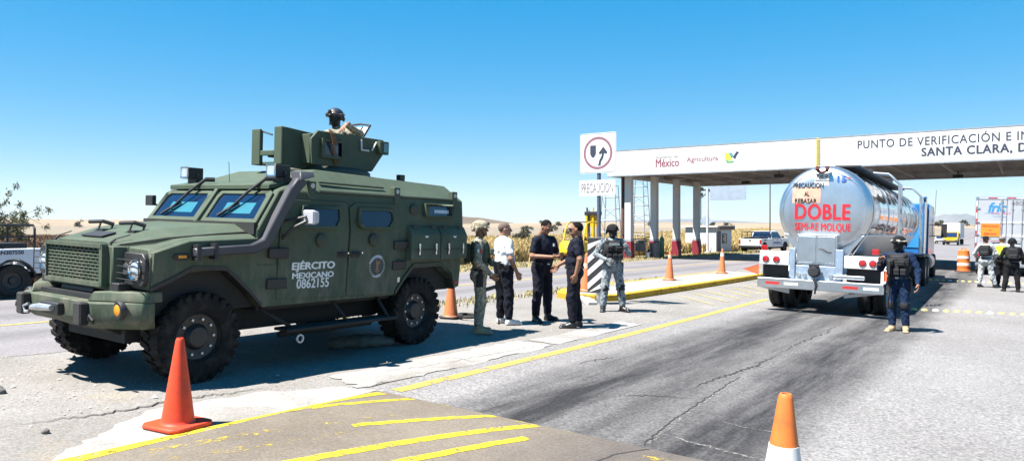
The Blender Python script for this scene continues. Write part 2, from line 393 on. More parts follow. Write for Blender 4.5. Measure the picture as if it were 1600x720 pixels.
def patch_poly(name, pts, h, mat, parent=None, n=6, jit=.04, zf=None, kind=None):
    """irregular outlined patch lying on the slope"""
    P = []
    for i in range(len(pts)):
        a = Vector(pts[i]); b_ = Vector(pts[(i + 1) % len(pts)])
        for k in range(n):
            q = a.lerp(b_, k / n); P.append((q.x + random.uniform(-jit, jit), q.y + random.uniform(-jit, jit)))
    b = MB(); b.pts([(x, y, float(zg(x, y)) + h + (zf(x, y) if zf else 0)) for x, y in P], [tuple(range(len(P)))])
    bmesh.ops.triangulate(b.bm, faces=b.bm.faces)
    o = b.build(name, mat, parent, smooth=0)
    if kind: o['kind'] = kind
    return o
def ribbon(name, path, wd, h, mat, parent=None, jit=0, zf=None, sub=6, taper=False):
    P = []
    for a, b_ in zip(path[:-1], path[1:]):
        for k in range(sub): P.append(Vector(a).lerp(Vector(b_), k / sub))
    P.append(Vector(path[-1])); V = []; F = []; n = len(P)
    for i, p in enumerate(P):
        d = (P[min(i + 1, n - 1)] - P[max(i - 1, 0)]).normalized(); s = Vector((-d.y, d.x))
        ww = wd * (1 if not taper else max(.12, math.sin(math.pi * (i + .3) / n)))
        p = p + s * random.uniform(-jit, jit); a = p + s * ww / 2 * random.uniform(1 - 4 * jit, 1 + 2 * jit); c = p - s * ww / 2 * random.uniform(1 - 4 * jit, 1 + 2 * jit)
        for q in (a, c): V.append((q.x, q.y, float(zg(q.x, q.y)) + h + (float(zf(q.x, q.y)) if zf else 0)))
        if i: F.append((2 * i - 2, 2 * i - 1, 2 * i + 1, 2 * i))
    return npmesh(name, V, F, mat, parent)

gx = grid_axis(-9000, 9000, -44, 30, 2, (-10.2, 8.)); gy = grid_axis(-4000, 9000, -20, 180, 4, (-20., 170.))
ground = sheet('ground', gx, gy, -.02, m_dirt)
sh_ = sheet('shoulder', np.linspace(-10.9, -5.2, 24), np.linspace(-14, 60, 60), -.006, m_shoulder,
            fx=lambda X, Y: (X + np.where(X < -10.5, .35 * np.sin(Y * 1.3) + .2 * np.sin(Y * 3.1), 0), Y))
lane = sheet('road', np.linspace(-5.75, 13, 20), np.linspace(-14, 62, 40), 0, m_asph)
road2 = sheet('far_road', np.array([-18.4, -17.5, -15, -13, -11.5, -10.3]), np.linspace(-40, 62, 70), -.002, m_asph2,
              fx=lambda X, Y: (X + np.where(X < -18, .3 * np.sin(Y * .9), 0) + np.where(X > -10.6, .22 * np.sin(Y * 1.7) + .12 * np.sin(Y * 4.3), 0) + np.where((X < -17.3), np.clip((Y - 12) / 10, 0, 1) * .5, 0), Y))
def far_fx(X, Y):
    t = np.clip((Y - 60) / 115, 0, 1); a = -16.5 + t * 2; b_ = 10 - t * 13.5
    far = np.clip(Y - 175, 0, None)
    return a + (b_ - a) * X - far * .055, Y
far_road = sheet('distant_road', np.linspace(0, 1, 6), np.concatenate([np.arange(58, 178, 6), np.arange(180, 900, 20)]), .03, m_asph2, fx=far_fx, zf=lambda X, Y: np.clip(Y - 180, 0, 300) * .001)
# ---- speed hump of concrete across the lane
HY0, HY1, HX0, HX1 = 1.9, 5.58, -5.62, 3.0
def hz(x, y):
    t = np.clip((np.asarray(y, float) - HY0) / (HY1 - HY0), 0, 1); e = np.clip((np.asarray(x, float) - HX0) / .25, 0, 1)
    return .085 * np.sin(np.pi * t) ** .8 * e
hump = sheet('speed_hump', np.concatenate([np.linspace(HX0, HX0 + .3, 6), np.linspace(-5.2, HX1, 16)]), np.linspace(HY0, HY1, 28), .004, m_hump, zf=hz)
zline = lambda x, y: float(hz(x, y))
def mark(path, wd, mat, z=0.010, hump_=False, jit=.02, parent=None):
    return ribbon('painted_marking', path, wd, z, mat, parent or lane, jit=jit * .5, sub=16, zf=zline if hump_ else None)
apron = patch_poly('concrete_apron', [(-5.62, 2.3), (-6.2, 3.0), (-6.62, 3.75), (-6.45, 4.7), (-6.0, 5.45), (-5.55, 5.6), (-5.6, 4.0)], .004, m_conc, sh_, 9, .045)
patch_poly('concrete_slab', [(-6.5, 5.75), (-5.85, 5.55), (-5.75, 7.2), (-5.75, 9.4), (-6.4, 9.3), (-6.45, 7.5)], .003, m_conc, sh_, 11, .055)
patch_poly('concrete_slab', [(-6.3, 9.5), (-5.78, 9.5), (-5.78, 12.5), (-6.2, 12.6)], .003, m_conc, sh_, 6, .06)
mark([(-5.72, 1.6), (-5.66, 2.62), (-5.62, 3.8), (-5.55, 4.8), (-5.46, 5.5)], .17, m_ybright, .0072, True, .006, hump)
mark([(-5.50, 3.9), (-5.32, 4.6), (-5.05, 5.52)], .09, m_ybright, .0068, True, .02, hump)
mark([(-5.25, 2.9), (-4.9, 4.0), (-4.62, 4.8)], .12, m_yworn, .006, True, .04, hump)
mark([(-4.62, 4.3), (-4.3, 5.0), (-4.05, 5.54)], .10, m_ybright, .0068, True, .025, hump)
mark([(-5.1, 2.6), (-4.75, 3.4), (-4.45, 4.2)], .12, m_yworn, .0064, True, .03, hump)
mark([(-4.4, 2.9), (-4.1, 3.8), (-3.58, 5.52)], .12, m_ybright, .0068, True, .012, hump)
mark([(-3.9, 3.0), (-3.56, 4.2), (-3.36, 5.05)], .11, m_ybright, .0072, True, .014, hump)
mark([(-4.1, 5.52), (-3.1, 5.56)], .06, m_yworn, .0056, True, .02, hump)
mark([(-5.4, 5.5), (-4.6, 5.54)], .05, m_yworn, .0056, True, .02, hump)
mark([(-2.4, 5.2), (-1.9, 5.35)], .25, m_yworn, .006, True, .03, hump)
ribbon('crack', [(-2.62, 4.7), (-2.6, 5.2), (-2.5, 5.55)], .018, .006, m_crack, hump, .3 * .03, zline)
# ---- long yellow edge line, hatching, opposite road lines
mark([(-5.46, 5.7), (-5.40, 9.2), (-5.42, 14), (-5.48, 19.5)], .16, m_yline, .005, jit=.008)
for k, y in enumerate(np.arange(15.6, 21.5, .95)):
    mark([(-7.5 + .05 * k, y + 2.4 + .5), (-6.0, y + .6 + .8)], .07, m_yfaint, .004, jit=.03)
mark([(-13.6, -35), (-13.6, 5), (-13.7, 40), (-13.7, 60)], .13, m_yline, .004, jit=.01, parent=road2)
mark([(-10.7, -30), (-10.75, 3)], .10, m_yfaint, .004, jit=.02, parent=road2)
# ---- seam and cracks of the lane
seam = [(-2.60, 5.65), (-2.72, 6.6), (-2.78, 7.6), (-2.86, 9.0), (-2.84, 10.2), (-2.9, 12.2), (-2.95, 15.5)]
ribbon('seam', [(x + .04, y) for x, y in seam], .028, .003, m_wline, lane, .022, sub=20)
ribbon('crack', seam[:4], .014, .004, m_crack, lane, .016, sub=24)
ribbon('crack', [(-3.08, 8.0), (-3.05, 8.6), (-2.98, 9.3), (-2.93, 10.0), (-2.92, 11.1)], .038, .004, m_crack, lane, .035, sub=14, taper=True)
ribbon('crack', [(-2.95, 11.0), (-2.98, 12.4), (-2.9, 14.0), (-2.98, 16.0)], .022, .004, m_crack, lane, .04, sub=18, taper=True)
ribbon('crack', [(-4.75, 8.3), (-4.72, 8.8), (-4.62, 9.2)], .02, .004, m_crack, lane, .03, sub=6, taper=True)
ribbon('crack', [(-3.55, 7.1), (-3.3, 7.35), (-2.9, 7.5)], .02, .004, m_crack, lane, .04, sub=8, taper=True)
ribbon('crack', [(-2.6, 6.9), (-2.1, 6.75), (-1.6, 6.8)], .02, .0035, m_wline, lane, .02, sub=8, taper=True)
ribbon('crack', [(-2.6, 6.05), (-2.1, 5.95), (-1.55, 5.9)], .045, .0035, m_wline, lane, .02, sub=8, taper=True)
ribbon('crack', [(-6.45, 5.8), (-6.1, 6.9), (-5.95, 8.6), (-5.85, 10.5)], .016, .003, m_crack, sh_, .035, sub=18, taper=True)
ribbon('crack', [(-7.0, 2.6), (-6.8, 3.3), (-6.75, 4.2), (-6.5, 5.0)], .03, .003, m_crack, sh_, .05, sub=18, taper=True)
ribbon('crack', [(-6.45, 7.4), (-6.1, 7.6), (-5.8, 7.5)], .012, .004, m_crack, sh_, .02, sub=8, taper=True)
# ---- loose stones on the dusty shoulder (nobody could count them)
def stones():
    V = []; F = []
    for i in range(1300):
        x = rng.uniform(-10.4, -5.8); y = rng.uniform(1.2, 17) if i % 3 else rng.uniform(1.2, 6); s = rng.uniform(.004, .016) * (2.2 if rng.random() < .02 else 1)
        if x > -6.5 and y < 5.6: continue
        c = np.array(G(x, y, s * .3)); k = len(V); a = rng.uniform(0, 6.28)
        for q in range(4): V.append(c + s * np.array([math.cos(a + q * 1.57) * rng.uniform(.7, 1.3), math.sin(a + q * 1.57) * rng.uniform(.7, 1.3), rng.uniform(-.3, .2)]))
        V.append(c + np.array([0, 0, s * rng.uniform(.5, .9)]))
        F += [(k + q, k + (q + 1) % 4, k + 4) for q in range(4)]
    o = npmesh('gravel', V, F, M('stone_grey', (.36, .33, .30), .9, var=.35, vs=3), kind='stuff')
    tag(o, 'loose small stones scattered over the dusty shoulder', 'gravel')
stones()
# ================================================================ shared materials
m_white = M('white_paint', (.70, .70, .685), .55, var=.05, vs=1.5)
m_whitew = M('weathered_white', (.70, .69, .66), .7, var=.14, vs=2.2)
m_maroon = M('maroon_paint', (.24, .015, .03), .6, var=.25, vs=3)
m_steel = M('galvanised_steel', (.46, .47, .48), .42, .8, var=.2, vs=6)
m_dksteel = M('dark_steel', (.05, .05, .055), .5, .4, var=.3)
m_rust = M('rusty_brown', (.12, .055, .04), .8, var=.35, vs=5)
m_black = M('black_plastic', (.018, .018, .02), .55, var=.3)
m_rubber = M('rubber', (.022, .021, .02), .85, var=.35, vs=8, bump=.3, bs=30)
m_dusty_rubber = M('dusty_rubber', (.014, .0135, .013), .85, var=.4, vs=6, col2=(.05, .045, .04), thr=(.60, .12), bump=.3, spec=.2)
m_glass = M('dark_glass', (.015, .035, .09), .06, var=.1, spec=.9)
m_red = M('red_lens', (.45, .01, .015), .2, var=.1, coat=.6)
m_amber = M('amber_lens', (.75, .30, .01), .2, var=.1, coat=.6)
m_chrome = M('bright_metal', (.75, .76, .78), .16, 1., var=.05)
m_alum = M('aluminium', (.62, .64, .67), .30, 1., var=.12, vs=3)
m_concp = M('concrete_plain', (.55, .52, .48), .85, var=.15, vs=3, bump=.2)
m_yellow = M('machine_yellow', (.72, .44, .01), .45, var=.18, vs=4)
m_txt_dark = M('lettering_navy', (.03, .04, .07), .6, var=.05)
m_txt_maroon = M('lettering_maroon', (.26, .06, .10), .6, var=.1)
m_txt_grey = M('lettering_grey', (.22, .20, .21), .6, var=.1)
m_txt_pale = M('lettering_pale', (.60, .59, .60), .6, var=.1)
m_txt_white = M('lettering_white', (.82, .83, .82), .6, var=.06)
m_txt_black = M('lettering_black', (.02, .02, .022), .6, var=.1)
m_txt_red = M('lettering_red', (.62, .015, .03), .5, var=.2, vs=8)
m_txt_blue = M('lettering_blue', (.02, .10, .42), .5, var=.1)

# ================================================================ checkpoint canopy
cz0, cz1, CX0, CX1, CY0, CY1 = 4.69, 6.25, -21.25, 16.0, 41.0, 55.3
can = thing('checkpoint_canopy', 'long white checkpoint roof with writing on its fascia over the lanes', 'canopy', (0, 0, 0))
colA = None
for X in (-20.2, 14.8):
    for Y in (41.85, 45.7, 49.5, 53.4):
        zb = float(zg(X, Y))
        c = part('column', m_white, can, .012)(lambda b: b.span((X - .21, Y - .21, zb + 1.0), (X + .21, Y + .21, cz0 + .25)))
        part('plinth', m_maroon, c, .01)(lambda b: b.span((X - .26, Y - .26, zb - .05), (X + .26, Y + .26, zb + 1.06)))
        part('collar', M('collar_grey', (.35, .36, .38), .6), c, 0)(lambda b: b.span((X - .235, Y - .235, zb + 1.07), (X + .235, Y + .235, zb + 1.2)))
fas = part('front_fascia', M('fascia_white', (.66, .655, .635), .6, var=.10, vs=.5, detail=8, bump=.1, bs=1.2), can, .01)(lambda b: b.span((CX0, CY0 - .06, cz0), (CX1, CY0 + .06, cz1)))
part('side_fascia', m_whitew, can, .01)(lambda b: b.span((CX0, CY0 + .062, cz0), (CX0 + .12, CY1 - .062, cz1)))
part('side_fascia', m_whitew, can, .01)(lambda b: b.span((CX1 - .12, CY0 + .062, cz0), (CX1, CY1 - .062, cz1)))
part('back_fascia', m_whitew, can, .01)(lambda b: b.span((CX0, CY1 - .06, cz0), (CX1, CY1 + .06, cz1)))
part('fascia_trim', m_steel, can)(lambda b: (b.span((CX0 - .01, CY0 - .075, cz0 - .02), (CX1 + .01, CY0 - .055, cz0 + .05)), b.span((CX0 - .01, CY0 - .075, cz1 - .02), (CX1 + .01, CY0 + .1, cz1 + .03))))
m_deck = M('roof_sheet', (.78, .68, .58), .7, .0, var=.2, vs=1.2)
def deck(b):
    n = 110
    for i in range(n):
        x0 = CX0 + .13 + (CX1 - CX0 - .26) * i / n; wx = (CX1 - CX0 - .26) / n
        b.span((x0, CY0 + .07, cz0 + .62), (x0 + wx * .62, CY1 - .07, cz0 + .66)); b.span((x0 + wx * .62 - .001, CY0 + .07, cz0 + .665), (x0 + wx + .001, CY1 - .07, cz0 + .70))
part('roof_deck', m_deck, can, smooth=0)(deck)
m_beam = M('beam_paint', (.48, .43, .39), .65, var=.25, vs=2)
for Y in (41.85, 45.7, 49.5, 53.4):
    part('beam', m_beam, can)(lambda b: (b.span((CX0 + .13, Y - .09, cz0 + .26), (CX1 - .13, Y + .09, cz0 + .30)), b.span((CX0 + .13, Y - .012, cz0 + .30), (CX1 - .13, Y + .012, cz0 + .56)), b.span((CX0 + .13, Y - .09, cz0 + .56), (CX1 - .13, Y + .09, cz0 + .60))))
for i, X in enumerate(np.arange(CX0 + .6, CX1, 2.45)):
    part('purlin', m_beam, can)(lambda b: b.span((X - .04, CY0 + .1, cz0 + .12), (X + .04, CY1 - .1, cz0 + .25)))
def lattice(b):
    Y = CY1 - .3; xs = np.arange(CX0 + .4, CX1, .9)
    b.span((CX0 + .13, Y - .03, cz0 + .03), (CX1 - .13, Y + .03, cz0 + .09))
    for i, x in enumerate(xs[:-1]): b.cyl((x, Y, cz0 + (.08 if i % 2 else .6)), (xs[i + 1], Y, cz0 + (.6 if i % 2 else .08)), .02, n=6)
part('lattice_truss', m_beam, can)(lattice)
for X, Y in ((-12.2, 46), (-3.3, 52.5), (5, 48.6), (-16, 51.8)):
    part('floodlight', m_black, can, .01)(lambda b: (b.box((X, Y, cz0 - .02), (.55, .35, .2)), b.cyl((X, Y, cz0 + .05), (X, Y, cz0 + .3), .03)))
FR, FU = (1, 0, 0), (0, 0, 1); fy = CY0 - .064
def ft(s, x, z, mat, h, w=None, **k): return letters(s, (x, fy, z), FR, FU, mat, can, w=w, h=h, left=True, **k)
ft('Gobierno de', -18.010, 5.712, m_txt_grey, 0.166, 1.382)
ft('México', -18.010, 5.366, m_txt_maroon, 0.461, 1.446, bold=.02)
ft('Agricultura', -16.090, 5.443, m_txt_maroon, 0.346, 1.856, bold=.008)
for x in (-16.37, -14.02): part('divider', m_txt_pale, can, smooth=0)(lambda b: b.span((x, fy - .002, 5.14), (x + .03, fy + .003, 5.80)))
ft('SENASICA', -12.864, 5.571, m_txt_pale, 0.307, 1.600)
ft('servicio nacional de sanidad', -12.800, 5.290, m_txt_pale, 0.077, 1.472)
m_egreen = M('emblem_green', (.10, .38, .12), .5); m_eyel = M('emblem_yellow', (.75, .60, .05), .5); m_eteal = M('emblem_teal', (.05, .30, .36), .5)
for mt, pl in ((m_eyel, [(-13.824, 5.750), (-13.645, 5.750), (-13.440, 5.418), (-13.568, 5.290), (-13.824, 5.443)]), (m_egreen, [(-13.824, 5.418), (-13.594, 5.264), (-13.312, 5.290), (-13.376, 5.187), (-13.722, 5.187)]), (m_txt_dark, [(-13.389, 5.494), (-13.184, 5.802), (-13.030, 5.750), (-13.158, 5.597), (-13.261, 5.366)]), (m_eteal, [(-13.619, 5.725), (-13.440, 5.750), (-13.363, 5.546), (-13.466, 5.443)])):
    part('emblem', mt, can, smooth=0)(lambda b: b.prism(pl, 'y', fy - .004, fy + .004))
ft('PUNTO DE VERIFICACIÓN E INSPECCIÓN', -6.963, 5.834, m_txt_dark, 0.512, 9.600, spacing=1.12, bold=.012)
ft('SANTA CLARA, DURANGO', -4.096, 5.213, m_txt_dark, 0.461, 6.528, bold=.035, spacing=1.1)
for X in np.arange(-18.2, 15.9, 3.05): part('panel_joint', m_txt_pale, can, smooth=0)(lambda b: b.span((X, fy + .001, cz0 + .05), (X + .012, fy + .006, cz1 - .03)))
dp = thing('downpipe', 'rusty brown pipe standing against the leftmost white canopy column', 'pipe', G(-20.64, 41.9), s=1.25)
part('pipe', m_rust, dp)(lambda b: b.cyl((0, 0, 0), (0, 0, 4.2), .09, n=12)); part('bracket', m_dksteel, dp)(lambda b: (b.box((.1, 0, 1.2), (.2, .22, .05)), b.box((.1, 0, 3.2), (.2, .22, .05))))
hs = thing('hanging_chain', 'yellow plastic chain hanging down the white canopy fascia above the tanker', 'chain', (-8.88, fy - .04, 0), s=1)
for i in range(17):
    z = 6.2 - i * .085
    part('link', M('chain_yellow', (.80, .62, .03), .5), hs)(lambda b: b.tube([(.085 * math.cos(t), (.02 if i % 2 else -.015), z + .05 * math.sin(t)) for t in np.linspace(0, 6.283, 9)[:-1]], .013, 6, True))

# ================================================================ kerb island with its sign
isl_out = [(-9.75, 28.2), (-9.75, 16.2), (-9.4, 15.45), (-8.85, 15.2), (-8.3, 15.4), (-7.98, 16.0), (-7.92, 20), (-7.92, 24), (-7.95, 28.2)]
def island():
    b = MB(); inn = [(x + (.16 if x < -8.9 else -.16 if x > -8.8 else 0), y + (.16 if y < 16 else 0)) for x, y in isl_out]
    b.loft([[Vector(G(x, y, -.03)) for x, y in inn], [Vector(G(x, y, .145)) for x, y in inn]])
    o = b.build('median_island', m_conc, None, smooth=0, kind='structure')
    k = MB(); rings = []
    for (x, y), (u, v) in zip(isl_out, inn):
        d = (Vector((u, v)) - Vector((x, y))) * 1.0
        rings.append([Vector(G(x, y, -.03)), Vector(G(x, y, .13)), Vector(G(x + d.x * .15, y + d.y * .15, .15)), Vector(G(u, v, .15)), Vector(G(u, v, -.03))])
    k.loft(rings); k.build('kerb', m_kerb, o, smooth=25)
    return o
island()
sg = thing('traffic_sign', 'white square keep-right traffic sign with PRECAUCION plate on a post at the kerb nose', 'sign', G(-8.05, 15.05))
m_sign = M('sign_white', (.80, .80, .79), .5, var=.04); m_signred = M('faded_sign_red', (.28, .13, .165), .55, var=.15, vs=8)
part('post', M('post_bluegrey', (.10, .13, .18), .5, .3), sg)(lambda b: b.cyl((0, .05, 0), (0, .05, 3.6), .045, n=12))
def rrect(w, h, r, cx=0, cz=0, n=5):
    P = []
    for sx, sz, a in ((1, 1, 0), (-1, 1, 90), (-1, -1, 180), (1, -1, 270)):
        for q in range(n + 1):
            t = R(a + 90 * q / n); P.append((cx + sx * (w / 2 - r) + r * math.cos(t), cz + sz * (h / 2 - r) + r * math.sin(t)))
    return P
bd = part('sign_board', m_sign, sg)(lambda b: b.prism(rrect(.93, .92, .05, 0, 3.46), 'y', -.006, .006))
part('border', m_txt_dark, bd, smooth=0)(lambda b: b.loft([[(x, -.0085, z) for x, z in rrect(.90, .89, .04, 0, 3.46)], [(x, -.0085, z) for x, z in rrect(.885, .875, .04, 0, 3.46)]], True, False))
part('ring', m_signred, bd, smooth=0)(lambda b: b.loft([[(r * math.cos(t), -.0085, 3.46 + r * math.sin(t)) for t in np.linspace(0, 6.283, 49)[:-1]] for r in (.375, .315)], True, False))
part('symbol', m_txt_dark, bd, smooth=0)(lambda b: (
    b.prism([(-.20, 3.64), (-.05, 3.64), (-.05, 3.44), (-.085, 3.38), (-.125, 3.35), (-.165, 3.38), (-.20, 3.44)], 'y', -.009, -.007),
    b.prism([(.01, 3.17), (.07, 3.17), (.085, 3.26), (.14, 3.34), (.165, 3.45), (.215, 3.42), (.245, 3.47), (.14, 3.60), (.02, 3.46), (.055, 3.42), (.105, 3.455), (.09, 3.38), (.035, 3.29)], 'y', -.009, -.007)))
pl = part('plate', m_sign, sg)(lambda b: b.prism(rrect(.93, .36, .03, -.02, 2.66), 'y', -.006, .006))
letters('PRECAUCION', (-.02, -.009, 2.66), (1, 0, 0), (0, 0, 1), m_txt_grey, pl, w=.82, h=.22, bold=0)
mk = part('marker_panel', m_sign, sg)(lambda b: b.prism(rrect(.46, 1.28, .02, -.02, .88), 'y', -.03, -.018))
for i in range(6):
    z0 = .06 + i * .30
    P = []
    for x, z in ((-.25, z0 - .19), (.21, z0 + .19), (.21, z0 + .34), (-.25, z0 - .04)): P.append((x, min(max(z, .245), 1.515)))
    part('stripe', m_txt_black, mk, smooth=0)(lambda b: b.prism(P, 'y', -.034, -.0305))
part('bolt', m_steel, sg)(lambda b: [b.cyl((0, -.012, z), (0, .06, z), .012, n=8) for z in (3.75, 3.2, 2.75, 2.58)])
part('post_sleeve', m_steel, sg)(lambda b: b.cyl((0, .05, 0), (0, .05, .5), .06, n=10))
ws = newobj('rubble', None); ws.location = G(-8.35, 14.85); tag(ws, 'whitewashed broken concrete lump at the foot of the traffic sign', 'rubble')
V, Q, Lq = sdf_mesh([rbox((0, 0, .05), (.2, .15, .09), .03, 0, .02, np.array(Euler((.1, .2, .4)).to_matrix())), rbox((.25, -.05, .03), (.12, .12, .06), .02, 0, .02, np.array(Euler((.3, .1, 1)).to_matrix())), rbox((-.28, .05, .02), (.13, .09, .05), .02, 0, .02)], .02)
mesh_from('lump', [(V, Q, Lq)], [m_concp], ws)

# ================================================================ kiosk, poles, scaffolds, overhead sign
kx, ky = -21.5, 61.4; kz = float(zg(kx, ky)) - .05
ki = thing('guard_kiosk', 'small white guard hut with brown-edged flat roof beyond the canopy', 'kiosk', (kx, ky, kz), s=1.12)
part('wall', m_white, ki, .01)(lambda b: b.span((-2.45, 0, 0), (0, 3.6, 1.95)))
part('roof', M('roof_white', (.72, .70, .67), .7), ki, .01)(lambda b: b.span((-2.7, -.2, 1.95), (.18, 3.8, 2.07)))
part('roof_edge', M('brown_edge', (.20, .13, .09), .8, var=.2), ki, .01)(lambda b: b.span((.185, .3, 1.75), (.215, 3.8, 2.06)))
dr = part('door', M('door_dark', (.10, .085, .08), .6), ki, .005)(lambda b: b.span((.005, .25, .05), (.035, 1.0, 1.65))); part('handle', m_chrome, dr)(lambda b: b.box((.05, .9, .9), (.03, .05, .1)))
wi = part('window', m_glass, ki)(lambda b: b.span((.005, 1.4, .75), (.03, 2.3, 1.4))); part('frame', m_dksteel, wi)(lambda b: [b.span(*q) for q in (((.004, 1.34, .70), (.045, 1.4, 1.45)), ((.004, 2.3, .70), (.045, 2.36, 1.45)), ((.004, 1.4, .70), (.045, 2.3, .75)), ((.004, 1.4, 1.4), (.045, 2.3, 1.45)))])
for (x, y, h, mt, lb) in ((-21.8, 57.2, 5.4, m_rust, 'thin rust-red pole standing just behind the rearmost left canopy column'), (-18.2, 65.7, 6.6, m_rust, 'tall thin red-brown pole standing alone left of the tanker'), (-21.1, 58.2, 5.3, m_whitew, 'pale grey pole beside the thin rust-red pole behind the canopy')):
    p = thing('pole', lb, 'pole', G(x, y))
    part('shaft', mt, p)(lambda b: b.cyl((0, 0, 0), (0, 0, h), .06 if mt is m_rust else .1, .045 if mt is m_rust else .09, n=10)); part('foot', m_concp, p, .02)(lambda b: b.box((0, 0, .06), (.4, .4, .14)))
def scaffold(loc, w0, w1, h, n, lab, rz=0):
    t = thing('lattice_tower', lab, 'tower', loc, rz); m = M('scaffold_grey', (.16, .18, .22), .5, .5, var=.2)
    cr = [(-1, -1), (1, -1), (1, 1), (-1, 1)]
    pt = lambda q, f: Vector((cr[q % 4][0] * (w0 + (w1 - w0) * f) / 2, cr[q % 4][1] * (w0 + (w1 - w0) * f) / 2, h * f))
    for q in range(4): part('leg', m, t)(lambda b: b.cyl(pt(q, 0), pt(q, 1), .028, n=7))
    for k in range(1, n + 1):
        for q in range(4): part('rung', m, t)(lambda b: b.cyl(pt(q, k / n), pt(q + 1, k / n), .017, n=5))
    for k in range(n):
        for q in range(4): part('brace', m, t)(lambda b: b.cyl(pt(q, k / n), pt(q + 1, (k + 1) / n), .013, n=5)) if (k + q) % 2 else None
scaffold(G(-24.7, 48.1), 1.4, .9, 5.0, 6, 'grey lattice tower standing behind the traffic sign, left of the canopy columns', .2)
scaffold(G(-25.0, 53.6), 1.6, .95, 6.0, 8, 'taller grey lattice tower seen between the first two canopy columns', .1)
ov = thing('overhead_sign', 'back of a pale blue overhead road sign on a cantilever mast', 'sign', G(-28, 75), s=1.25)
part('mast', m_steel, ov)(lambda b: b.cyl((0, 0, 0), (0, 0, 5.3), .13, .11, n=12)); part('arm', M('arm_blue', (.10, .14, .22), .5, .3), ov)(lambda b: (b.cyl((0, 0, 4.95), (3.1, 0, 4.95), .09, n=10), b.cyl((0, 0, 4.2), (.9, 0, 4.9), .04, n=8)))
part('panel', M('sign_back', (.50, .58, .68), .4, .4), ov, .01)(lambda b: b.span((.9, -.12, 4.05), (3.9, -.1, 5.35)))
part('clamp', m_dksteel, ov)(lambda b: [b.box((x, -.03, 4.95), (.07, .16, .5)) for x in (1.3, 2.2, 3.05)])
part('junction_box', m_black, ov, .01)(lambda b: (b.box((.1, -.2, 5.0), (.45, .2, .3)), b.box((.1, -.2, 4.55), (.4, .2, .26))))
dm = thing('diamond_sign', 'grey back of a diamond warning sign on a thin post behind the white hut', 'sign', G(-24.4, 67), s=1.1)
part('post', m_steel, dm)(lambda b: b.cyl((0, 0, 0), (0, 0, 3.0), .035, n=8)); part('panel', M('sign_back', (.5, .58, .68)), dm)(lambda b: b.box((0, -.05, 2.5), (.8, .015, .8), (0, R(45), 0)))

# ================================================================ terrain and plants
def hill(name, cx, cy, rx, ry, h, mat, seed, rot=0, n=44, ridge=.35):
    r_ = np.random.default_rng(seed); u = np.linspace(-1, 1, n); X, Y = np.meshgrid(u, u, indexing='ij'); rr = np.sqrt(X * X + Y * Y)
    Z = np.clip(1 - rr ** 1.5, 0, 1)
    for o in range(5):
        f = 2.2 * 1.9 ** o; a, b_ = r_.uniform(0, 6.28, 2); t = r_.uniform(0, 3.14)
        Z = Z * (1 + ridge / 1.7 ** o * np.sin(f * (X * math.cos(t) + Y * math.sin(t)) + a) * np.cos(f * (Y * math.cos(t) - X * math.sin(t)) + b_))
    c, s = math.cos(rot), math.sin(rot); WX = cx + rx * X * c - ry * Y * s; WY = cy + rx * X * s + ry * Y * c
    P = np.stack([WX, WY, zg(WX, WY) - .4 + Z * h], -1).reshape(-1, 3); I = np.arange(n * n).reshape(n, n)
    return npmesh(name, P, np.stack([I[:-1, :-1], I[1:, :-1], I[1:, 1:], I[:-1, 1:]], -1).reshape(-1, 4), mat, None, 'structure', True)
m_hill = surfmat('hill_scrub', (.22, .155, .11), (.11, .09, .06), big=.02, spk=.3, spscale=.35, bump=0)
m_mtn = surfmat('mountain_rock', (.22, .21, .20), (.15, .15, .14), big=.002, spk=.2, spscale=.05, bump=0)
m_tan = surfmat('pale_field', (.36, .285, .20), (.27, .20, .13), big=.01, spk=.2, spscale=.6, bump=0)
hill('hill', -1008, 922, 330, 300, 34, m_hill, 3, .75)
hill('pale_rise', -330, 610, 380, 160, 3.8, m_tan, 5, .3); hill('pale_rise', -120, 560, 150, 110, 3.2, m_tan, 6); hill('pale_rise', -900, 350, 420, 220, 5, m_tan, 8, 1.2)
hill('mountain', -560, 8300, 420, 500, 85, m_mtn, 12, .2); hill('mountain', 350, 8600, 900, 600, 62, m_mtn, 15, .1); hill('mountain', -3600, 8000, 1900, 800, 50, m_mtn, 21)
def leaves(n, c, rad, size, r_, hollow=.35):
    """leaf-sized faces spread through an uneven crown volume, gathered in clumps"""
    k = max(5, n // 45); cc = r_.normal(size=(k, 3)); cc /= np.linalg.norm(cc, axis=1)[:, None]; cc *= r_.uniform(hollow, 1, (k, 1)); cl = r_.integers(0, k, n)
    P = np.array(c) + (cc[cl] + r_.normal(size=(n, 3)) * .2) * np.array(rad)
    a = r_.normal(size=(n, 3)); a /= np.linalg.norm(a, axis=1)[:, None]; b_ = np.cross(a, r_.normal(size=(n, 3))); b_ /= np.linalg.norm(b_, axis=1)[:, None]
    s = size * r_.uniform(.6, 1.4, (n, 1)); V = np.stack([P - a * s, P + b_ * s * .45, P + a * s, P - b_ * s * .45], 1).reshape(-1, 3)
    return V, np.arange(4 * n).reshape(n, 4)
m_leafd = M('scrub_leaf', (.075, .075, .035), .8, var=.4, vs=1.2); m_leafo = M('ochre_leaf', (.30, .21, .07), .85, var=.3, vs=1.5); m_leafg = M('olive_leaf', (.12, .12, .05), .8, var=.4, vs=2)
m_bark = M('bark', (.13, .10, .075), .9, var=.3, vs=8, bump=.6)
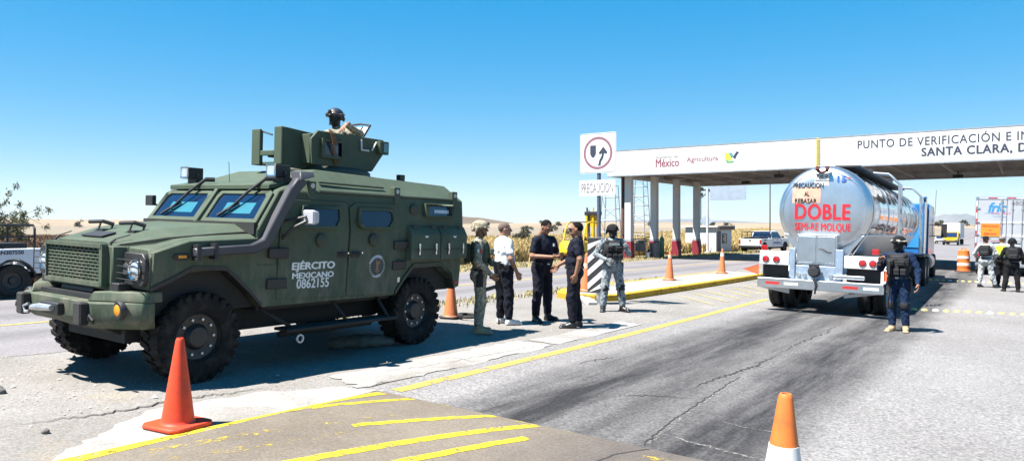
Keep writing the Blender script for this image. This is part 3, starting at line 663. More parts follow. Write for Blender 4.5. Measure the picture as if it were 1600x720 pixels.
def bush(name, loc, rad, n, mat, label, group=None, seed=0, size=.16):
    r_ = np.random.default_rng(seed); t = thing(name, label, 'bush' if 'bush' in name else 'tree', loc, 0, group)
    V, F = leaves(n, (0, 0, rad[2] * 1.05), rad, size, r_); npmesh('crown', V, F, mat, t)
    b = MB(); b.tube([(0, 0, -.1), (.05, 0, rad[2] * .5), (.0, .05, rad[2])], [.12 * rad[2] * .6, .07 * rad[2], .03], 7)
    for q in range(5): a = r_.uniform(0, 6.28); b.tube([(0, 0, rad[2] * .3), (math.cos(a) * rad[0] * .3, math.sin(a) * rad[1] * .3, rad[2] * .8), (math.cos(a) * rad[0] * .7, math.sin(a) * rad[1] * .7, rad[2] * 1.3)], [.05 * rad[2], .035 * rad[2], .01], 5)
    b.build('trunk', m_bark, t); return t
bush('scrub_bush', G(-66, 97.5), (1.1, 1.1, .9), 900, m_leafd, 'dark round bush alone in the dry field behind the men in white and black', seed=1)
FG = 'scrub on the far plain'; FL = 'dark scrub bush on the distant plain near the horizon'
q = 0
for (X, Y, s) in [(-150, 420, 2.6), (-120, 360, 2.0), (-210, 470, 3.0), (-260, 430, 2.6), (-75, 330, 2.0), (-90, 430, 2.6), (-62, 470, 3.4), (-48, 480, 3.4), (-38, 470, 3.6), (-28, 485, 3.2), (-80, 480, 3), (-330, 520, 3.4), (-520, 240, 2.4), (-480, 190, 2.2), (-440, 163, 2.0), (-560, 205, 2.6), (-160, 240, 1.6), (-132, 225, 1.4), (-185, 300, 1.8)]:
    q += 1; bush('scrub_bush', G(X, Y, (3 if Y > 400 and X > -340 else 0) * .5), (s * (.9 if Y > 400 else 1.5), s * (.9 if Y > 400 else 1.5), s * (.55 if Y > 400 else 1)), 420, m_leafd, FL, FG, 20 + q, .42)
for i, (X, Y, s) in enumerate([(-19.5, 118, 1.5), (-22, 126, 1.7), (-25, 131, 1.4), (-17.6, 135, 1.5), (-28, 122, 1.3)]):
    bush('scrub_bush', G(X, Y), (s * 1.6, s * 1.6, s), 700, m_leafo, 'ochre dry bush on the verge beside the distant road', 'ochre bushes on the verge', 50 + i, .22)
for i, (X, Y, s) in enumerate([(-3.0, 190, 1.6), (-5.5, 230, 2.0), (-1.2, 160, 1.2), (-9, 265, 2.2)]):
    bush('scrub_bush', G(X, Y), (s * 1.4, s * 1.4, s), 600, m_leafg, 'olive bush on the right verge of the distant road', 'olive bushes on the right verge', 60 + i, .2)
# sparse thorny tree at the left edge
tr = thing('thorn_tree', 'sparse feathery thorn tree behind the parked pickup', 'tree', G(-29.5, 10.4)); r_ = np.random.default_rng(4); b = MB(); tips = []
b.tube([(0, 0, -.1), (.1, .05, .8), (.05, .15, 1.5)], [.11, .085, .06], 8)
for i in range(38):
    a = r_.uniform(0, 6.28); l = r_.uniform(.9, 2.0); up = r_.uniform(.3, 1.3); p0 = Vector((.05, .12, r_.uniform(.8, 1.5))); P = [p0]
    for k in range(1, 5): P.append(p0 + Vector((math.cos(a) * l * k / 4 + r_.normal() * .06, math.sin(a) * l * k / 4 + r_.normal() * .06, up * k / 4 + r_.normal() * .05)))
    b.tube(P, [.03, .022, .015, .009, .004], 5); tips += P[2:]
    for k in (2, 3, 4):
        e = P[k] + Vector(r_.normal(size=3)) * .22; b.tube([P[k - 1], e], [.009, .003], 4); tips.append(e)
b.build('trunk', m_bark, tr)
V = []; n = 12000; T = np.array([tuple(x) for x in tips])[r_.integers(0, len(tips), n)] + r_.normal(size=(n, 3)) * .06
a = r_.normal(size=(n, 3)); a /= np.linalg.norm(a, axis=1)[:, None]; c_ = np.cross(a, r_.normal(size=(n, 3))); c_ /= np.linalg.norm(c_, axis=1)[:, None]
npmesh('crown', np.stack([T - a * .045, T + c_ * .017, T + a * .045, T - c_ * .017], 1).reshape(-1, 3), np.arange(4 * n).reshape(n, 4), m_leafg, tr)
# dry fields
def field(name, n, region, hgt, mat, label, seed, wd=.05):
    r_ = np.random.default_rng(seed); X, Y = region(n, r_); nb = 4; X = np.repeat(X, nb) + r_.normal(size=len(X) * nb) * .12; Y = np.repeat(Y, nb) + r_.normal(size=len(Y) * nb) * .12
    Z = zg(X, Y) - .03; D = np.hypot(X, Y); h = hgt * r_.uniform(.45, 1.1, len(X)); wv = wd * (1 + D / 60); a = r_.uniform(0, 6.28, len(X)); l = r_.normal(size=(len(X), 2)) * .22 * h[:, None]
    B = np.stack([X, Y, Z], 1); dx = np.stack([np.cos(a) * wv, np.sin(a) * wv, 0 * a], 1); T_ = B + np.stack([l[:, 0], l[:, 1], h], 1); Md = B + np.stack([l[:, 0] * .3, l[:, 1] * .3, h * .6], 1)
    V = np.stack([B - dx * .5, B + dx * .5, Md + dx * .6, T_, Md - dx * .6], 1).reshape(-1, 3); F = np.arange(len(V)).reshape(-1, 5)
    tag(npmesh(name, V, F, mat, None, 'stuff'), label, 'grass')
def reg_yellow(n, r_):
    u = r_.uniform(0, 1, n) ** 2.2; X = -22.5 - u * 110; Y = r_.uniform(-1.9, 6.0, n) * 1.0
    Y = -X * r_.uniform(.5, 3.6, n) + 0; return X, Y
def reg_red(n, r_):
    X = -22.5 - r_.uniform(0, 1, n) ** 1.6 * 70; return X, -X * r_.uniform(.22, .46, n)
m_dry = M('dry_grass', (.58, .42, .17), .9, var=.35, vs=.25); m_redcrop = M('dry_sorghum', (.30, .16, .09), .9, var=.4, vs=.6)
field('dry_grass', 26000, reg_yellow, .85, m_dry, 'tall straw-yellow dry grass in the field beyond the far road', 1)
field('dry_sorghum', 12000, reg_red, 1.05, m_redcrop, 'reddish brown dry crop in the field behind the parked pickup', 2)
def reg_edge(n, r_):
    s = r_.random(n) < .85; return np.where(s, r_.uniform(-21.5, -18.3, n), r_.uniform(-10.6, -9.9, n)), np.where(s, r_.uniform(20, 70, n), r_.uniform(9, 24, n))
field('verge_grass', 2600, reg_edge, .13, M('verge_straw', (.48, .40, .18), .9, var=.4, vs=1), 'short dry tufts along the edges of the far road', 3, .02)
# ================================================================ armoured vehicle (front towards -Y)
m_olive = M('olive_paint', (.069, .096, .064), .66, var=.18, vs=1.6, bump=.12, bs=120, spec=.22)
def dusty(m, z0, z1, col, amt):
    # road dust settled on the lower panels and in streaks
    n = m.node_tree; N = n.nodes; L = n.links; b = N['Principled BSDF']; src = b.inputs['Base Color'].links[0].from_socket
    tc = N.new('ShaderNodeTexCoord'); sp = N.new('ShaderNodeSeparateXYZ'); L.new(tc.outputs['Object'], sp.inputs[0])
    mr = N.new('ShaderNodeMapRange'); mr.inputs[1].default_value = z0; mr.inputs[2].default_value = z1; mr.inputs[3].default_value = 1; mr.inputs[4].default_value = .12; L.new(sp.outputs[2], mr.inputs[0])
    mp = N.new('ShaderNodeMapping'); mp.inputs['Scale'].default_value = (5, 5, 1.6); L.new(tc.outputs['Object'], mp.inputs[0])
    no = N.new('ShaderNodeTexNoise'); no.inputs['Scale'].default_value = 1.6; no.inputs['Detail'].default_value = 7; no.inputs['Roughness'].default_value = .7; L.new(mp.outputs[0], no.inputs['Vector'])
    r = N.new('ShaderNodeMapRange'); r.inputs[1].default_value = .42; r.inputs[2].default_value = .72; r.inputs[4].default_value = amt; L.new(no.outputs[0], r.inputs[0])
    mu = N.new('ShaderNodeMath'); mu.operation = 'MULTIPLY'; L.new(mr.outputs[0], mu.inputs[0]); L.new(r.outputs[0], mu.inputs[1])
    mx = N.new('ShaderNodeMix'); mx.data_type = 'RGBA'; L.new(mu.outputs[0], mx.inputs[0]); L.new(src, mx.inputs[6]); mx.inputs[7].default_value = (*col, 1); L.new(mx.outputs[2], b.inputs['Base Color'])
dusty(m_olive, .7, 1.7, (.17, .145, .115), .85)
m_olived = M('olive_dark', (.035, .045, .028), .6, var=.2)
m_snork = M('snorkel_grey', (.045, .045, .055), .45, var=.15)
m_under = M('underbody', (.02, .02, .02), .8, var=.3)
m_lampglass = M('lamp_glass', (.55, .62, .68), .08, .3, var=.1, coat=.8)
m_visor = M('blue_glass', (.008, .020, .055), .06, var=.05, spec=.6)
m_teal = M('teal_glass', (.05, .20, .26), .08, var=.05, spec=.8)
AV = thing('armored_vehicle', 'olive green armoured patrol vehicle with roof turret parked on the shoulder', 'armored vehicle', G(-8.45, 6.35), 0, tilt=True)
def sx(z): return float(np.interp(z, [.75, 1.2, 1.66, 2.12], [1.16, 1.18, 1.22, 1.165]))
def plate(b, s, poly, o0, o1):
    n = len(poly); V = [(s * (sx(z) + o0), y, z) for y, z in poly] + [(s * (sx(z) + o1), y, z) for y, z in poly]
    return b.pts(V, [tuple(range(n)), tuple(range(2 * n - 1, n - 1, -1))] + [(i, (i + 1) % n, n + (i + 1) % n, n + i) for i in range(n)])
def ringplate(b, s, outer, inner, o0, o1):
    for i in range(len(outer)):
        j = (i + 1) % len(outer); plate(b, s, [outer[i], outer[j], inner[j], inner[i]], o0, o1)
def inset(poly, f):
    cy = sum(p[0] for p in poly) / len(poly); cz = sum(p[1] for p in poly) / len(poly)
    out = []
    for y, z in poly:
        d = math.hypot(y - cy, z - cz); out.append((y - (y - cy) / d * f * 1.35, z - (z - cz) / d * f * 1.35 * 1.0))
    return out
# cabin shell
def cabin(b):
    def ring(yA, yB, yC, yD, zD): return [(1.18, yA, 1.18), (1.22, yB, 1.66), (1.17, yC, 2.12), (.82, yD, zD), (-.82, yD, zD), (-1.17, yC, 2.12), (-1.22, yB, 1.66), (-1.18, yA, 1.18)]
    F = ring(-1.12, -1.12, -.80, .02, 2.43); Bk = ring(2.62, 2.64, 2.66, 2.62, 2.36)
    b.loft([F, Bk], True, False)
    b.pts(F, [(0, 1, 6, 7), (1, 2, 5, 6), (2, 3, 4, 5)]); b.pts(Bk, [(0, 1, 6, 7), (1, 2, 5, 6), (2, 3, 4, 5)])
hull = part('hull', m_olive, AV, .012, 15)(cabin)
part('brow_panel', m_olive, hull, .008)(lambda b: b.loft([[(-1.05, -.86, 2.13), (1.05, -.86, 2.13), (1.05, -.86, 2.19), (-1.05, -.86, 2.19)], [(-1.0, -.42, 2.2), (1.0, -.42, 2.2), (1.0, -.42, 2.27), (-1.0, -.42, 2.27)]]))
# lower side panels with wheel arches
arch = [(-2.34, 1.02), (-2.10, 1.12), (-1.90, 1.22), (-1.50, 1.20), (-1.18, .92), (-1.02, .75), (1.18, .75), (1.32, .92), (1.52, 1.12), (2.12, 1.13), (2.40, .95), (2.48, .76), (2.62, .80), (2.63, 1.25), (-1.10, 1.25), (-1.10, 1.56), (-1.95, 1.53), (-2.34, 1.41)]
for s in (1, -1):
    part('side_panel', m_olive, AV, .01)(lambda b: plate(b, s, arch, -.12, .012))
    part('arch_trim', m_black, AV)(lambda b: [plate(b, s, [a, c, (c[0], c[1] + .045), (a[0], a[1] + .045)], -.3, .03) for a, c in zip(arch[0:5], arch[1:6])])
    part('rear_arch_trim', m_olived, AV)(lambda b: [plate(b, s, [a, c, (c[0] , c[1] + .06), (a[0], a[1] + .06)], -.3, .035) for a, c in zip(arch[6:11], arch[7:12])])
    part('wheel_well', m_under, AV)(lambda b: b.span((s * .55, -2.3, .75), (s * 1.03, -1.05, 1.4))); part('wheel_well', m_under, AV)(lambda b: b.span((s * .55, 1.2, .75), (s * 1.03, 2.5, 1.3)))
part('underbody', m_under, AV)(lambda b: (b.span((-.62, -2.3, .42), (.62, 2.55, .80)), b.span((-1.05, -1.0, .70), (1.05, 1.2, .80)), b.cyl((-.9, -1.74, .48), (.9, -1.74, .48), .09, n=10), b.cyl((-.9, 1.72, .48), (.9, 1.72, .48), .1, n=10), b.lathe([(0, -.15), (.17, -.1), (.17, .1), (0, .15)], (.1, 1.72, .48), 'y', 12)))
part('skid_plate', M('skid_grey', (.025, .025, .025), .6), AV, .01)(lambda b: b.loft([[(-.55, -2.55, .62), (.55, -2.55, .62), (.55, -2.5, .66), (-.55, -2.5, .66)], [(-.5, -2.0, .36), (.5, -2.0, .36), (.5, -1.95, .42), (-.5, -1.95, .42)]]))
# nose: fenders, hood, grille
for s in (1, -1):
    part('fender', m_olive, AV, .010, 15)(lambda b: b.loft([[(s * .62, -2.36, 1.03), (s * 1.16, -2.36, 1.03), (s * 1.19, -2.36, 1.36), (s * 1.12, -2.34, 1.44), (s * .62, -2.38, 1.46)],
        [(s * .62, -1.95, 1.1), (s * 1.20, -1.95, 1.2), (s * 1.215, -1.95, 1.50), (s * 1.10, -1.92, 1.555), (s * .62, -1.95, 1.52)],
        [(s * .62, -1.10, 1.2), (s * 1.20, -1.10, 1.25), (s * 1.225, -1.10, 1.54), (s * 1.12, -1.10, 1.60), (s * .62, -1.10, 1.62)]]))
hood = part('hood', m_olive, AV, .008, 12)(lambda b: b.loft([[(-.74, -2.47, 1.30), (-.70, -2.46, 1.47), (-.52, -2.46, 1.50), (.52, -2.46, 1.50), (.70, -2.46, 1.47), (.74, -2.47, 1.30)],
    [(-.90, -2.0, 1.40), (-.86, -2.0, 1.555), (-.60, -2.0, 1.63), (.60, -2.0, 1.63), (.86, -2.0, 1.555), (.90, -2.0, 1.40)],
    [(-1.02, -1.5, 1.45), (-.98, -1.5, 1.60), (-.74, -1.5, 1.69), (.74, -1.5, 1.69), (.98, -1.5, 1.60), (1.02, -1.5, 1.45)],
    [(-1.05, -1.10, 1.45), (-1.02, -1.10, 1.63), (-.82, -1.10, 1.71), (.82, -1.10, 1.71), (1.02, -1.10, 1.63), (1.05, -1.10, 1.45)]]))
for s in (1, -1): part('hood_seam', m_under, hood)(lambda b: b.tube([(s * .745, -2.44, 1.475), (s * .905, -2.0, 1.548), (s * 1.022, -1.5, 1.597), (s * 1.05, -1.12, 1.62)], .009, 5))
nose = part('nose', m_olive, AV, .012)(lambda b: b.prism([(-.78, -2.30), (-.72, -2.50), (.72, -2.50), (.78, -2.30)], 'z', 1.0, 1.46))
part('cowl_seam', m_under, AV)(lambda b: b.span((-1.18, -1.145, 1.60), (1.18, -1.10, 1.735)))
gr = part('grille', m_under, AV)(lambda b: b.span((-.60, -2.515, 1.08), (.60, -2.505, 1.44)))
def grillebars(b):
    for s in (-1, 1): b.span((s * .60 - .02, -2.565, 1.04), (s * .60 + .02 + s * .02, -2.50, 1.465))
    b.span((-.62, -2.57, 1.035), (.62, -2.50, 1.075)); b.span((-.62, -2.57, 1.435), (.62, -2.50, 1.475))
    rows = 10
    for i in range(rows + 1): z = 1.08 + (.355) * i / rows; b.span((-.60, -2.545, z - .0085), (.60, -2.52, z + .0085))
    for i in range(rows):
        z = 1.08 + .355 * i / rows
        for k in range(13): x = -.60 + 1.2 * (k + (.5 if i % 2 else 0)) / 12.5; (b.span((x - .012, -2.54, z), (x + .012, -2.522, z + .0355)) if x < .6 else None)
part('grille_mesh', m_olive, gr, smooth=0)(grillebars)
part('name_plate', m_black, hood, .004)(lambda b: b.box((.02, -2.30, 1.563), (.46, .16, .02), (R(15.5), 0, 0)))
for x in (-.30, .38):
    part('hood_catch', m_black, hood)(lambda b: (b.tube([(x - .14, -2.18, 1.69), (x + .05, -2.12, 1.70), (x + .10, -2.02, 1.665)], .022, 8), b.span((x - .02, -2.16, 1.585), (x + .12, -2.04, 1.615)), b.tube([(x + .02, -2.16, 1.60), (x + .02, -2.13, 1.69)], .012, 6), b.tube([(x + .1, -2.06, 1.60), (x + .1, -2.03, 1.67)], .012, 6)))
for s in (-1, 1):
    part('hood_latch', m_black, hood)(lambda b: (b.tube([(s * .61, -2.47, 1.485), (s * .62, -2.42, 1.525)], .012, 6), b.tube([(s * .62, -2.42, 1.53), (s * .65, -2.28, 1.575)], .006, 5)))
    hl = part('headlight', m_black, AV, .008)(lambda b: b.prism([(s * .635, 1.12), (s * .70, 1.06), (s * 1.11, 1.06), (s * 1.165, 1.12), (s * 1.165, 1.34), (s * 1.11, 1.40), (s * .70, 1.40), (s * .635, 1.34)], 'y', -2.40, -2.30))
    part('lamp', m_lampglass, hl)(lambda b: b.lathe([(0, -2.432), (.05, -2.43), (.085, -2.415), (.09, -2.39)], (s * .995, 0, 1.225), 'y', 24))
    part('lamp_ring', m_chrome, hl)(lambda b: b.tube([(s * .995 + .10 * math.cos(t), -2.415, 1.225 + .10 * math.sin(t)) for t in np.linspace(0, 6.283, 25)[:-1]], .013, 6, True))
    part('inner_lamp', M('lamp_dim', (.12, .13, .14), .15, .5), hl)(lambda b: b.lathe([(0, -2.415), (.06, -2.41), (.07, -2.39)], (s * .80, 0, 1.225), 'y', 18))
    part('guard_bar', m_black, hl)(lambda b: [b.cyl((s * .67, -2.46, z), (s * 1.16, -2.46, z), .006, n=6) for z in (1.13, 1.19, 1.26, 1.33)] + [b.cyl((s * x, -2.46, 1.10), (s * x, -2.46, 1.36), .006, n=6) for x in (.67, 1.16)])
    part('corner_block', m_black, AV, .01)(lambda b: b.box((s * .70, -2.42, 1.04), (.3, .16, .09)))
    tl = part('side_indicator', m_black, AV, .006)(lambda b: plate(b, s, [(-2.14, 1.36), (-2.11, 1.33), (-1.97, 1.33), (-1.94, 1.36), (-1.97, 1.40), (-2.11, 1.40)], .01, .03)); part('lens', m_amber, tl)(lambda b: plate(b, s, [(-2.08, 1.35), (-1.99, 1.35), (-1.99, 1.38), (-2.08, 1.38)], .03, .036))
# bumper
def bump_ring(z, e): return [(-1.17, -2.28, z), (-1.17, -2.42, z), (-.78, -2.72 - e, z), (.78, -2.72 - e, z), (1.17, -2.42, z), (1.17, -2.28, z)]
bp_ = part('front_bumper', m_olive, AV, .012)(lambda b: (b.loft([[(x * .93, y + .06, .62) for x, y, z in bump_ring(.62, -.05)], bump_ring(.72, 0), bump_ring(.90, 0)]),
    b.loft([[(.62, -2.70, .90), (1.17, -2.41, .90), (1.17, -2.2, .90), (.62, -2.2, .90)], [(.66, -2.66, 1.0), (1.16, -2.38, 1.01), (1.16, -2.2, 1.01), (.66, -2.2, 1.0)]]),
    b.loft([[(-.62, -2.70, .90), (-1.17, -2.41, .90), (-1.17, -2.2, .90), (-.62, -2.2, .90)], [(-.66, -2.66, 1.0), (-1.16, -2.38, 1.01), (-1.16, -2.2, 1.01), (-.66, -2.2, 1.0)]])))
part('winch_bay', m_black, bp_)(lambda b: (b.span((-.62, -2.60, .905), (.62, -2.3, .95)), b.cyl((-.35, -2.45, .97), (.35, -2.45, .97), .06, n=12)))
for s in (-1, 1):
    part('bumper_pad', m_rubber, bp_, .015)(lambda b: b.span((s * .65 - .075, -2.81, .665), (s * .65 + .075, -2.715, .90)))
    fl = part('fog_bezel', m_black, bp_)(lambda b: b.lathe([(.085, -.02), (.095, .0), (.095, .03), (0, .03)], (s * 1.0, -2.565, .83), 'y', 18)); part('fog_lens', m_amber, fl)(lambda b: b.lathe([(0, -.02), (.05, -.015), (.075, .0)], (s * 1.0, -2.575, .83), 'y', 16))
    part('tow_eye', m_black, bp_)(lambda b: b.tube([(s * .82, -2.72, .70), (s * .82 + .04, -2.75, .74), (s * .82, -2.76, .78), (s * .82 - .04, -2.75, .74)], .016, 6, True))
part('fairlead', m_black, bp_, .01)(lambda b: b.span((-.20, -2.79, .72), (.20, -2.722, .85)))
part('winch_hook', m_steel, bp_)(lambda b: (b.tube([(-.45, -2.77, .74), (-.3, -2.82, .77), (-.1, -2.83, .79), (.15, -2.82, .80)], [.02, .03, .04, .03], 8), b.tube([(-.48, -2.78, .79), (-.55, -2.8, .76), (-.52, -2.8, .70), (-.45, -2.79, .71)], .016, 6)))
# windscreen panes (lying on the raked front face)
wn = Vector((0, -.46, .32)).normalized(); wu = Vector((0, .32, .46)).normalized()
def wpt(x, t, o): p = Vector((x, -1.12, 1.66)) + wu * t + wn * o; return tuple(p)
def wpane(name, mat, par, poly, o0, o1, bev=0):
    return part(name, mat, par, bev)(lambda b: b.loft([[wpt(x, t, o0) for x, t in poly], [wpt(x, t, o1) for x, t in poly]]))
for s in (-1, 1):
    po = [(s * .06, .06), (s * 1.16, .06), (s * 1.13, .50), (s * 1.06, .54), (s * .10, .54), (s * .06, .46)]
    pi = [(s * .13, .12), (s * 1.08, .12), (s * 1.05, .44), (s * 1.0, .485), (s * .16, .485), (s * .13, .42)]
    fr = part('windscreen_frame', m_olive, AV, .006)(lambda b: [b.loft([[wpt(*po[i], .002), wpt(*po[(i + 1) % 6], .002), wpt(*pi[(i + 1) % 6], .002), wpt(*pi[i], .002)], [wpt(*po[i], .035), wpt(*po[(i + 1) % 6], .035), wpt(*pi[(i + 1) % 6], .035), wpt(*pi[i], .035)]]) for i in range(6)])
    wpane('pane', m_visor, fr, pi, .004, .014)
    x0 = .30 if s > 0 else -.90
    wpane('inner_screen', m_teal, fr, [(x0 + .05, .20), (x0 + .62, .20), (x0 + .62, .36), (x0 + .05, .36)], .0145, .0165)
    part('wiper', m_black, AV)(lambda b: (b.tube([wpt(s * .62 + .33, .66, .10), wpt(s * .62 + .12, .46, .09), wpt(s * .62 - .10, .22, .05)], [.022, .018, .014], 6), b.tube([wpt(s * .62 - .25, .14, .045), wpt(s * .62 - .0, .34, .045)], .02, 6), b.tube([wpt(s * .62 + .33, .66, .10), wpt(s * .62 + .38, .72, .02)], .03, 8)))
    # work light on the brow
    wl = part('work_light', m_black, AV, .01)(lambda b: (b.box((s * .92, -.62, 2.36), (.17, .22, .15)), b.box((s * .92, -.56, 2.255), (.2, .14, .07)), b.tube([(s * .92 - .1, -.60, 2.27), (s * .92 - .1, -.6, 2.36)], .012, 6), b.tube([(s * .92 + .1, -.60, 2.27), (s * .92 + .1, -.6, 2.36)], .012, 6)))
    part('light_glass', m_lampglass, wl, .006)(lambda b: b.box((s * .92, -.735, 2.365), (.135, .015, .12))); part('light_bezel', m_chrome, wl)(lambda b: b.tube([(s * .92 + .08 * a, -.738, 2.365 + .07 * c) for a, c in ((-1, -1), (1, -1), (1, 1), (-1, 1))], .012, 6, True))
part('screen_divider', m_olive, AV, .006)(lambda b: b.loft([[wpt(-.05, .03, .0), wpt(.05, .03, 0), wpt(.05, .56, 0), wpt(-.05, .56, 0)], [wpt(-.03, .03, .06), wpt(.03, .03, .06), wpt(.03, .56, .06), wpt(-.03, .56, .06)]]))
# doors and side fittings
def octo(y0, y1, z0, z1, c=.03): return [(y0 + c, z0), (y1 - c, z0), (y1, z0 + c), (y1, z1 - c), (y1 - c, z1), (y0 + c, z1), (y0, z1 - c), (y0, z0 + c)]
for s in (1, -1):
    for (y0, y1, zb) in ((-.82, .25, .83), (.275, 1.17, .80)):
        d = part('door', m_olive, AV, .006)(lambda b: plate(b, s, [(y0, zb), (y1, zb - .03), (y1, 1.66), (y1, 1.99), (y1 - .05, 2.02), (y0 + .12, 2.02), (y0 + (.10 if y0 < 0 else 0), 1.95), (y0, 1.66)], .002, .024))
        f = (y0 < 0)
        wpoly = [(-.55, 1.71), (.02, 1.71), (.08, 1.80), (.08, 1.92), (-.45, 1.92)] if f else [(.50, 1.71), (.96, 1.71), (1.04, 1.80), (1.04, 1.89), (.98, 1.92), (.46, 1.92), (.43, 1.78)]
        wo_ = [(y + (.04 if y > sum(p[0] for p in wpoly) / len(wpoly) else -.04), z + (.035 if z > 1.8 else -.035)) for y, z in wpoly]
        fr = part('window_frame', m_olive, d, .004)(lambda b: ringplate(b, s, wo_, wpoly, .02, .055)); part('pane', m_visor, fr)(lambda b: plate(b, s, wpoly, .022, .032))
        hy = y1 - .10 if f else y0 + .12
        part('handle', m_black, d, .006)(lambda b: (plate(b, s, [(hy - .08, 1.30), (hy + .08, 1.30), (hy + .08, 1.38), (hy - .08, 1.38)], .024, .034), b.tube([(s * (sx(1.34) + .035), hy - .06, 1.36), (s * (sx(1.34) + .075), hy, 1.35), (s * (sx(1.34) + .035), hy + .06, 1.34)], .014, 6)))
        part('lock', m_chrome, d)(lambda b: b.cyl((s * (sx(1.35) + .03), hy + .1, 1.36), (s * (sx(1.35) + .045), hy + .1, 1.36), .013, n=8))
        py = -.20 if f else .70
        part('gun_port', m_olived, d)(lambda b: (b.lathe([(.085, 0), (.085, .02), (.07, .03), (0, .032)], (s * (sx(1.5) + .02), py, 1.53), 'x', 18, s)))
        hyy = (y0 - .05) if f else (y1 + .02)
        for z in (1.38, 1.02) if f else (1.45, 1.17):
            hg = part('hinge', m_black, d, .008)(lambda b: plate(b, s, [(hyy - .10, z - .06), (hyy + .18, z - .06), (hyy + .18, z + .06), (hyy - .10, z + .06)], .014, .05))
    part('door_seal', m_under, AV)(lambda b: plate(b, s, [(.252, .80), (.272, .80), (.272, 2.0), (.252, 2.0)], -.002, .006))
    # storage bins, vent, lifting eyes
    for y0, y1 in ((1.37, 2.0), (2.02, 2.63)):
        bn = part('storage_bin', m_olive, AV, .008)(lambda b: b.loft([[(s * 1.17, y0, 1.24), (s * 1.31, y0, 1.24), (s * 1.31, y0, 1.60), (s * 1.24, y0, 1.72), (s * 1.17, y0, 1.72)], [(s * 1.17, y1, 1.24), (s * 1.31, y1, 1.24), (s * 1.31, y1, 1.60), (s * 1.24, y1, 1.72), (s * 1.17, y1, 1.72)]]))
        part('lid_seam', m_under, bn)(lambda b: b.span((s * 1.312, y0 + .05, 1.385), (s * 1.318, y1 - .05, 1.393)))
        for y in (y0 + .15, y1 - .12): part('latch', m_chrome, bn)(lambda b: (b.box((s * 1.325, y, 1.43), (.02, .03, .09)), b.box((s * 1.325, y, 1.34), (.02, .025, .05)), b.tube([(s * 1.33, y, 1.46), (s * 1.345, y, 1.40), (s * 1.335, y, 1.35)], .006, 5)))
        part('bin_badge', m_txt_white, bn)(lambda b: b.prism([((y0 + y1) / 2 - .04, 1.585), ((y0 + y1) / 2 + .04, 1.585), ((y0 + y1) / 2 + .02, 1.56), ((y0 + y1) / 2 - .02, 1.56)], 'x', s * 1.311, s * 1.315))
        part('bin_hinge', m_olived, bn)(lambda b: [b.cyl((s * 1.26, y - .05, 1.715), (s * 1.26, y + .05, 1.715), .015, n=6) for y in (y0 + .12, y1 - .12)])
    vt = part('firing_window', m_olive, AV, .006)(lambda b: ringplate(b, s, [(1.72, 1.86), (2.36, 1.86), (2.36, 2.06), (1.72, 2.06)], [(1.80, 1.89), (2.32, 1.89), (2.32, 2.03), (1.80, 2.03)], .0, .07)); part('pane', m_glass, vt)(lambda b: plate(b, s, [(1.80, 1.89), (2.32, 1.89), (2.32, 2.03), (1.80, 2.03)], .004, .012)); part('shutter', m_steel, vt)(lambda b: plate(b, s, [(1.95, 1.92), (2.29, 1.92), (2.29, 1.97), (1.95, 1.97)], .014, .022))
    part('gun_port', m_olived, AV)(lambda b: b.lathe([(.085, 0), (.085, .02), (.07, .03), (0, .032)], (s * (sx(1.95) + .002), 1.52, 1.96), 'x', 18, s))
    for y in (-.32, 1.18, 2.45):
        e = part('lifting_eye', m_olive, AV, .008)(lambda b: b.span((s * 1.10, y - .06, 2.02), (s * 1.19, y + .06, 2.26)))
        part('eye_hole', M('hole_light', (.55, .56, .54), .7), e)(lambda b: b.cyl((s * 1.19, y, 2.20), (s * 1.196, y, 2.20), .032, n=14))
    part('roof_rail', m_olived, AV)(lambda b: (b.tube([(s * 1.04, -.1, 2.255), (s * 1.04, 1.05, 2.245)], .014, 6), b.tube([(s * 1.17, -.2, 2.135), (s * 1.17, 2.5, 2.13)], .018, 6)))
    part('fuel_cap', m_chrome, AV)(lambda b: plate(b, s, [(1.22, .93), (1.27, .93), (1.27, 1.0), (1.22, 1.0)], .012, .02)); part('reflector', m_red, AV)(lambda b: plate(b, s, [(2.5, .84), (2.58, .84), (2.58, .88), (2.5, .88)], .012, .02))
    # side step
    part('side_step', m_under, AV, .006)(lambda b: (b.span((s * 1.0, -.70, .44), (s * 1.30, 1.05, .475)), b.tube([(s * 1.30, -.75, .46), (s * 1.32, 1.1, .46)], .025, 8), b.tube([(s * 1.05, -.95, .72), (s * 1.2, -.55, .46)], .025, 6), b.tube([(s * 1.05, .15, .75), (s * 1.2, .3, .46)], .025, 6), b.tube([(s * 1.05, .95, .75), (s * 1.25, 1.0, .46)], .025, 6), b.tube([(s * .9, -.55, .36), (s * .9, 1.0, .36)], .04, 8)))
part('jack_point', m_steel, AV)(lambda b: b.tube([(1.34, -.58 + .045 * math.cos(t), .36 + .045 * math.sin(t)) for t in np.linspace(0, 6.283, 13)[:-1]], .014, 6, True))
